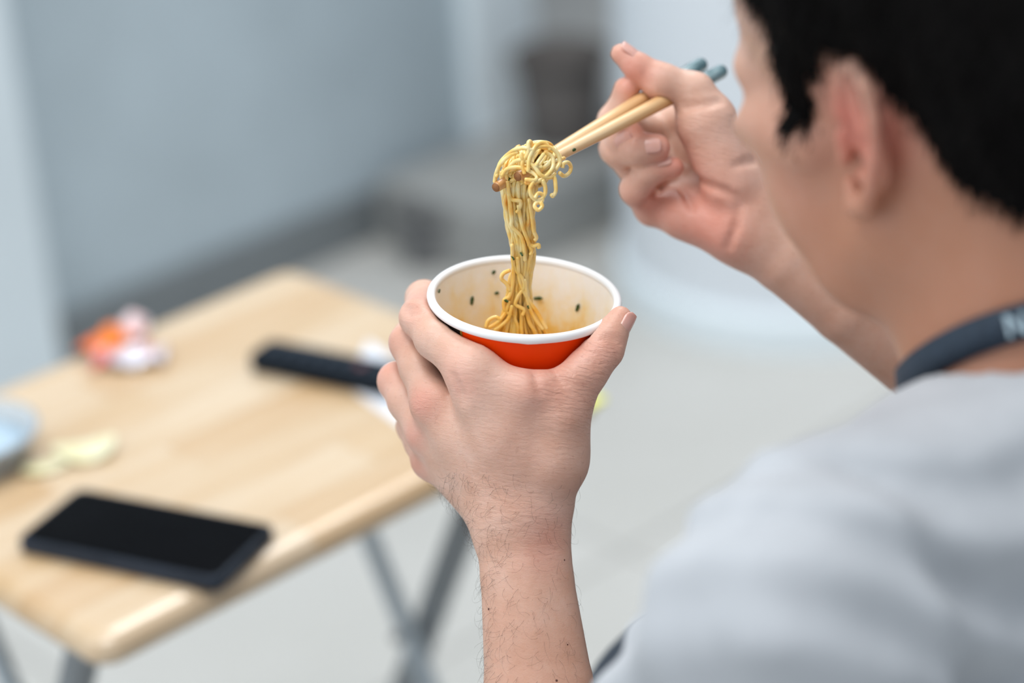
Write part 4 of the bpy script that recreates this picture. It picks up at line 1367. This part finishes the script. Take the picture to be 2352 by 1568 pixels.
# ------------------------------------------------------------------ lanyard
nk = unit(HX(-26, 0, -20) - NB)
e1 = unit(np.cross(nk, FWD)); e2 = np.cross(nk, e1)
def on_body(px, py, d0=0.75, d1=1.15):
    ds = np.linspace(d0, d1, 900)
    pp = np.array([P(px, py, d) for d in ds])
    v_ = Blend([neck] + trap).ev(pp, pp.mean(0), 0.5)
    return pp[int(np.argmax(v_ < 0))] if (v_ < 0).any() else pp[int(np.argmin(v_))]
cl = np.array([on_body(*q) for q in ((2090, 866), (2120, 838), (2165, 808), (2225, 778), (2290, 754), (2352, 734))])
ph_ = np.arctan2((cl - NB) @ e2, (cl - NB) @ e1); tt_ = (cl - NB) @ nk
M_ = np.stack([np.ones_like(ph_), np.cos(ph_), np.sin(ph_)], 1)
co_ = np.linalg.lstsq(np.vstack([M_, 0.05 * np.eye(3)]), np.append(tt_, [0, 0, 0]), rcond=None)[0]
nb_sd = Blend([neck])
def strap_pt(ph, dw, lift):
    t0 = co_[0] + co_[1] * math.cos(ph) + co_[2] * math.sin(ph) + dw
    rd = math.cos(ph) * e1 + math.sin(ph) * e2
    c_ = NB + t0 * nk
    ts = np.linspace(0.03, 0.12, 400)
    v_ = nb_sd.ev(c_ + ts[:, None] * rd, c_, 0.2)
    return c_ + (ts[int(np.argmax(v_ > 0))] + lift) * rd
V, Fc = [], []
NP_ = 96
for i in range(NP_):
    ph = 2 * math.pi * i / NP_
    for dw, lf in ((-0.0072, 0.0012), (0.0, 0.0016), (0.0072, 0.0012), (0.0072, 0.0026), (0.0, 0.003), (-0.0072, 0.0026)):
        V.append(strap_pt(ph, dw, lf))
for i in range(NP_):
    for j in range(6):
        i2, j2 = (i + 1) % NP_, (j + 1) % 6
        Fc.append((i * 6 + j, i2 * 6 + j, i2 * 6 + j2, i * 6 + j2))
t = NT('dark_blue_woven_strap')
v = t.coord()
t.base(t.ramp(t.noise(v, 500, 2), [(0.3, lin(30, 43, 57)), (0.7, lin(44, 60, 76))]))
t.set(Roughness=0.7)
m_strap = t.m
lany = thing('lanyard', 'dark blue woven lanyard strap with pale lettering around the neck', 'lanyard', NB)
def under_l(o):
    o.parent = lany
    o.matrix_parent_inverse = Matrix.Translation(tuple(-NB))
    return o
under_l(link('strap', pymesh('strap', V, Fc), m_strap))
m_letter = flat('pale_grey_lettering', (176, 196, 206), 0.6)
phL = float(np.arctan2((on_body(2338, 738) - NB) @ e2, (on_body(2338, 738) - NB) @ e1))
sg = 1.0 if ph_[-1] > ph_[0] else -1.0
def stroke(a, b, wd):
    """one bar of a letter on the strap; a, b in mm along and across"""
    V, Fc = [], []
    n_ = 6
    for i in range(n_ + 1):
        q = np.array(a) + (np.array(b) - np.array(a)) * i / n_
        for dx in (-wd / 2, wd / 2):
            V.append(strap_pt(phL + sg * (q[0] + dx) * MM / 0.062, q[1] * MM, 0.0033))
    for i in range(n_):
        Fc.append((2 * i, 2 * i + 1, 2 * i + 3, 2 * i + 2))
    return V, Fc
V, Fc = [], []
for a, b, w_ in (((-3.4, -4.6), (-3.4, 4.6), 1.7), ((-3.4, 4.6), (3.4, -4.6), 2.3), ((3.4, -4.6), (3.4, 4.6), 1.7)):
    v0, f0 = stroke(a, b, w_)
    Fc += [tuple(x + len(V) for x in f) for f in f0]; V += v0
under_l(link('lettering', pymesh('lettering', V, Fc), m_letter))

# ------------------------------------------------------------------ chopsticks
t = NT('bamboo')
tcn = t.n('ShaderNodeTexCoord'); sp = t.n('ShaderNodeSeparateXYZ'); t.l(tcn.outputs['Object'], sp.inputs[0])
v = t.coord(scale=(260, 260, 9))
n1 = t.noise(v, 1.0, 3)
c = t.ramp(n1, [(0.3, lin(222, 170, 110)), (0.5, lin(236, 194, 142)), (0.7, lin(244, 212, 168))])
wet = t.math('SUBTRACT', 1.0, t.math('MULTIPLY', sp.outputs['Z'], 26.0))        # soup-soaked tip
n2 = t.noise(t.coord(), 160, 3)
wet = t.math('ADD', wet, t.math('MULTIPLY', t.math('SUBTRACT', n2, 0.5), 0.7))
cl_ = t.n('ShaderNodeClamp'); t.l(wet, cl_.inputs[0])
c = t.mix(t.math('MULTIPLY', cl_.outputs[0], 0.75), c, t.ramp(n1, [(0.35, lin(170, 104, 40)), (0.65, lin(220, 164, 88))]))
t.base(c)
t.set(Roughness=0.36, Coat_Weight=0.2)
m_bam = t.m
m_bamend = flat('dark_bamboo_end_grain', (150, 98, 52), 0.5, 0.45, 2500)
t = NT('teal_grey_lacquer')
v = t.coord(scale=(300, 300, 60))
t.base(t.ramp(t.noise(v, 1.0, 2), [(0.35, lin(70, 102, 108)), (0.55, lin(120, 150, 156)), (0.75, lin(196, 212, 216))]))
t.set(Roughness=0.15, Coat_Weight=0.6, Coat_Roughness=0.05)
m_teal = t.m
def chopstick(label, tip, end, r0, r1):
    ax = end - tip; ln = np.linalg.norm(ax); z_ = ax / ln
    x_ = unit(np.cross(z_, FWD)); y_ = np.cross(z_, x_)
    o = thing('chopstick', label, 'chopstick', group='pair of bamboo chopsticks')
    o.matrix_world = Matrix(((x_[0], y_[0], z_[0], tip[0]), (x_[1], y_[1], z_[1], tip[1]), (x_[2], y_[2], z_[2], tip[2]), (0, 0, 0, 1)))
    band_l = 0.032
    zs = np.concatenate([[0.0003], np.linspace(0.0012, ln - band_l, 22)])
    rr = r0 + (r1 - r0) * np.clip(zs / (ln * 0.75), 0, 1); rr[0] *= 0.9
    link('shaft', pymesh('chopstick_shaft', *tube([(0, 0, z) for z in zs], rr, 20)), m_bam, o)
    link('tip_end', pymesh('chopstick_tip', *lathe([(0.0, 0.0), (r0 * 0.88, 0.0), (r0 * 0.93, 0.0006)], 20)), m_bamend, o)
    zs = np.array([ln - band_l, ln - band_l * 0.5, ln - 0.002, ln - 0.0006, ln])
    link('end_band', pymesh('chopstick_band', *tube([(0, 0, z) for z in zs], [r1 * 1.02, r1 * 1.03, r1 * 1.02, r1 * 0.9, r1 * 0.5], 20)), m_teal, o)
    return o, x_, y_, z_, ln
cA, ax_, ay_, az_, lnA = chopstick('bamboo chopstick in front, its tip ending higher inside the noodle knot', *STICK_A, 0.0024, 0.0039)
cB, bx_, by_, bz_, lnB = chopstick('bamboo chopstick behind, its tip reaching farther out of the noodles', *STICK_B, 0.0024, 0.0039)
for o_, z_, a_, kind in ((cA, 0.0035, 1.5, 2), (cA, 0.041, 2.0, 2), (cB, 0.0085, 1.7, 2)):
    r_ = 0.0024 + 0.0015 * min(1, z_ / (lnA * 0.75))
    n_ = np.array([math.cos(a_), math.sin(a_), 0.0])
    f_ = link('herb_flake', fl_mes[kind], m_herb, o_, False)
    tx = np.array([0, 0, 1.0]); ty = np.cross(n_, tx)
    q = n_ * (r_ - 0.0001) + np.array([0, 0, z_])
    f_.matrix_local = Matrix(((tx[0], ty[0], n_[0], q[0]), (tx[1], ty[1], n_[1], q[1]), (tx[2], ty[2], n_[2], q[2]), (0, 0, 0, 1)))

# ------------------------------------------------------------------ noodles
t = NT('instant_noodle')
v = t.coord()
info = t.n('ShaderNodeObjectInfo')
n1 = t.noise(v, 130, 3)
c = t.ramp(n1, [(0.28, lin(247, 176, 66)), (0.46, lin(253, 213, 126)), (0.68, lin(255, 238, 184))])
sepz = t.n('ShaderNodeSeparateXYZ'); t.l(t.n('ShaderNodeTexCoord').outputs['Object'], sepz.inputs[0])
low = t.n('ShaderNodeMapRange'); low.inputs['From Min'].default_value = 0.0; low.inputs['From Max'].default_value = -0.09
t.l(sepz.outputs['Z'], low.inputs['Value'])
c = t.mix(t.math('MULTIPLY', low.outputs[0], 0.62), c, lin(244, 182, 66))
c = t.mix(t.math('MULTIPLY', info.outputs['Random'], 0.12), c, lin(236, 180, 92))
t.base(c)
t.set(Roughness=0.2, Subsurface_Weight=0.35, Subsurface_Radius=(1.0, 0.6, 0.25), Subsurface_Scale=0.003, Coat_Weight=0.5, Coat_Roughness=0.08)
m_noodle = t.m
KN = P(1215, 380, 1.150)
noodles = thing('noodle_bundle', 'yellow instant noodles knotted on the chopsticks and hanging into the cup', 'noodles', KN)
NR = 0.00102
def noodle(pts, r=NR, n=8):
    pts = np.asarray(pts)
    m = len(pts)
    rad = np.full(m, r); rad[0] *= 0.75; rad[-1] *= 0.75
    rad *= 1 + 0.04 * np.sin(np.arange(m) * 0.15 + rng.uniform(0, 6))
    o = link('noodle', pymesh('noodle', *tube(pts - KN, rad, n)), m_noodle, noodles)
    return o
def nd(y):      # distance of the hanging bundle at image height y
    return np.interp(y, [340, 430, 600, 757, 800], [1.150, 1.153, 1.170, 1.188, 1.194])
ys_ = np.array([405, 450, 500, 550, 590, 625, 660, 700, 735, 765, 790])
xc_ = np.array([1195, 1192, 1193, 1200, 1203, 1199, 1192, 1190, 1192, 1194, 1195])
hw_ = np.array([46, 44, 37, 33, 29, 27, 30, 36, 50, 66, 74])
n_hang = 62
for k in range(n_hang):
    ang = 2 * math.pi * (k * 0.618034 % 1.0); rad_ = math.sqrt((k + 0.5) / n_hang)
    tw = rng.uniform(-0.5, 1.3); wl = rng.uniform(0.5, 1.0); p1, p2 = rng.uniform(0, 6.28, 2)
    amp = rng.uniform(0.15, 0.7)
    y_start = 392 + rng.uniform(-14, 22); y_end = rng.choice([790, 790, 780, 765])
    yy = np.linspace(y_start, y_end, 64)
    f_ = (yy - 405) / 385
    a_ = ang + tw * f_
    u_ = np.cos(a_) * rad_; w_ = np.sin(a_) * rad_
    hx = np.interp(yy, ys_, hw_) - 4
    xx = np.interp(yy, ys_, xc_) + u_ * hx + amp * 4.5 * np.sin(yy * 0.045 / wl + p1) + amp * 2.2 * np.sin(yy * 0.11 / wl + p2)
    dd_ = nd(yy) + w_ * hx / F * 1.16 * 0.62 + amp * 0.0009 * np.sin(yy * 0.05 / wl + p2)
    noodle([P(x, y, d) for x, y, d in zip(xx, yy, dd_)])
# strands that lie over the front, with the bends seen in the photo
front = [
    [(1165, 415), (1172, 455), (1195, 462), (1192, 480), (1186, 488)],
    [(1168, 440), (1175, 500), (1176, 520), (1195, 540), (1203, 560), (1206, 600)],
    [(1190, 470), (1200, 520), (1215, 560), (1222, 575), (1218, 585)],
    [(1215, 455), (1222, 500), (1226, 530), (1232, 545), (1228, 552)],
    [(1212, 560), (1225, 565), (1236, 562), (1238, 570)],
    [(1176, 560), (1180, 610), (1200, 640), (1203, 660), (1190, 680), (1184, 698), (1196, 706), (1204, 712), (1200, 724)],
    [(1188, 590), (1195, 650), (1215, 690), (1236, 720), (1256, 757)],
    [(1180, 600), (1178, 650), (1170, 680), (1158, 690), (1160, 712), (1175, 724)],
    [(1172, 620), (1156, 628), (1152, 640), (1164, 652), (1172, 668)],
    [(1205, 640), (1212, 690), (1228, 730), (1248, 757)],
    [(1170, 690), (1160, 720), (1140, 742), (1122, 752)],
    [(1176, 700), (1168, 730), (1150, 748), (1135, 758)],
    [(1150, 735), (1138, 728), (1122, 736), (1116, 752)],
]
for q in front:
    n_ = 16 + 8 * len(q)
    sp_ = smooth_path([(x, y, 0) for x, y in q], n_)
    noodle([P(x, y, nd(y) - (np.interp(y, ys_, hw_) * 0.62 + 4) / F * 1.16) for x, y, _ in sp_])
# the knot: loops wound round the stick tips
kx, ky = unit(P(1290, 350, 1.160) - P(1150, 425, 1.150)), None
k0, k1 = P(1152, 408, 1.150), P(1282, 356, 1.160)
ka = unit(k1 - k0); kb = unit(np.cross(ka, FWD)); kb = kb if kb @ DOWN < 0 else -kb; kc = np.cross(ka, kb)
kc0 = P(1216, 381, 1.1535)
for k in range(44):
    q1_ = unit(rng.normal(size=3)); q2_ = unit(np.cross(q1_, rng.normal(size=3)))
    span = rng.uniform(2.6, 5.2); ph = rng.uniform(0, 6.28); shell = rng.uniform(0.66, 1.0); wob_ = rng.uniform(-0.25, 0.25)
    pts = []
    for t_ in np.linspace(0, 1, 50):
        a = ph + span * t_
        q = (math.cos(a) * q1_ + math.sin(a) * q2_) * shell * (1 + wob_ * math.sin(1.7 * a))
        pts.append(kc0 + MM * (q[0] * 15.8 * ka + q[1] * 9.8 * kb + q[2] * 9.4 * kc))
    noodle(pts)
knot = [
    [(1205, 400), (1200, 375), (1213, 350), (1214, 328), (1219, 326), (1222, 340)],
    [(1213, 395), (1216, 362), (1228, 338), (1240, 328), (1254, 330), (1264, 345)],
    [(1222, 374), (1224, 352), (1236, 338), (1262, 338), (1280, 352), (1286, 372), (1276, 390)],
    [(1152, 404), (1165, 388), (1190, 384), (1215, 392), (1232, 404), (1228, 414), (1205, 412)],
    [(1160, 400), (1180, 372), (1205, 368), (1228, 384), (1242, 402), (1262, 408), (1276, 398)],
    [(1136, 420), (1140, 398), (1150, 376), (1170, 358), (1192, 348)],
    [(1140, 408), (1150, 372), (1180, 345), (1205, 340), (1225, 346)],
    [(1284, 396), (1296, 404), (1308, 396), (1311, 382), (1304, 373), (1294, 376), (1292, 386)],
    [(1262, 400), (1273, 408), (1276, 425), (1276, 440), (1270, 450), (1266, 446)],
    [(1246, 412), (1252, 428), (1252, 444), (1244, 456), (1230, 458), (1220, 448), (1218, 432), (1226, 416)],
    [(1228, 456), (1236, 444), (1246, 448), (1244, 462), (1232, 466), (1228, 474), (1236, 482), (1245, 474), (1242, 464)],
    [(1250, 352), (1236, 372), (1232, 382), (1244, 388), (1262, 372)],
    [(1205, 420), (1230, 418), (1256, 402), (1270, 382), (1268, 360), (1250, 348)],
    [(1195, 352), (1204, 368), (1222, 378), (1246, 384)],
]
for q in knot:
    sp_ = smooth_path([(x, y, 0) for x, y in q], 14 + 7 * len(q))
    m_ = len(sp_)
    noodle([P(x, y, 1.155 - (0.0182 - 0.0085 * (abs((x - 1215) / 80) ** 2)) - 0.001 * math.sin(6.2 * i / m_ + q[0][0])) for i, (x, y, _) in enumerate(sp_)])
# noodles lying in the cup
for k in range(34):
    c_ = np.array([rng.uniform(-0.026, 0.020), rng.uniform(-0.024, 0.024)])
    ph = rng.uniform(0, 6.28); rr = rng.uniform(0.006, 0.016); z0 = ZS + rng.uniform(-0.001, 0.006)
    pts = []
    for t_ in np.linspace(0, 1, 46):
        a = ph + 5.0 * t_
        q = np.array([c_[0] + rr * math.cos(a) + 0.004 * math.sin(3 * a), c_[1] + rr * math.sin(a) * 0.8 + 0.003 * math.cos(4 * a)])
        lim = cup_r(z0) - 0.004
        n_ = np.linalg.norm(q)
        if n_ > lim: q *= lim / n_
        w_ = CUPM @ Vector((q[0], q[1], z0 + 0.002 * math.sin(2.2 * a + ph)))
        pts.append(np.array(w_))
    noodle(pts)
for px, py, kind in ((1176, 593, 1), (1199, 583, 2), (1215, 705, 2), (1157, 365, 2), (1222, 392, 2), (1163, 690, 2)):
    q = P(px, py, nd(py) - (np.interp(py, ys_, hw_) * 0.62 + 8) / F * 1.16) - KN
    f_ = link('herb_flake', fl_mes[kind], m_herb, noodles, False)
    f_.location = tuple(q); f_.rotation_euler = (1.2, px * 0.7, py * 0.3)
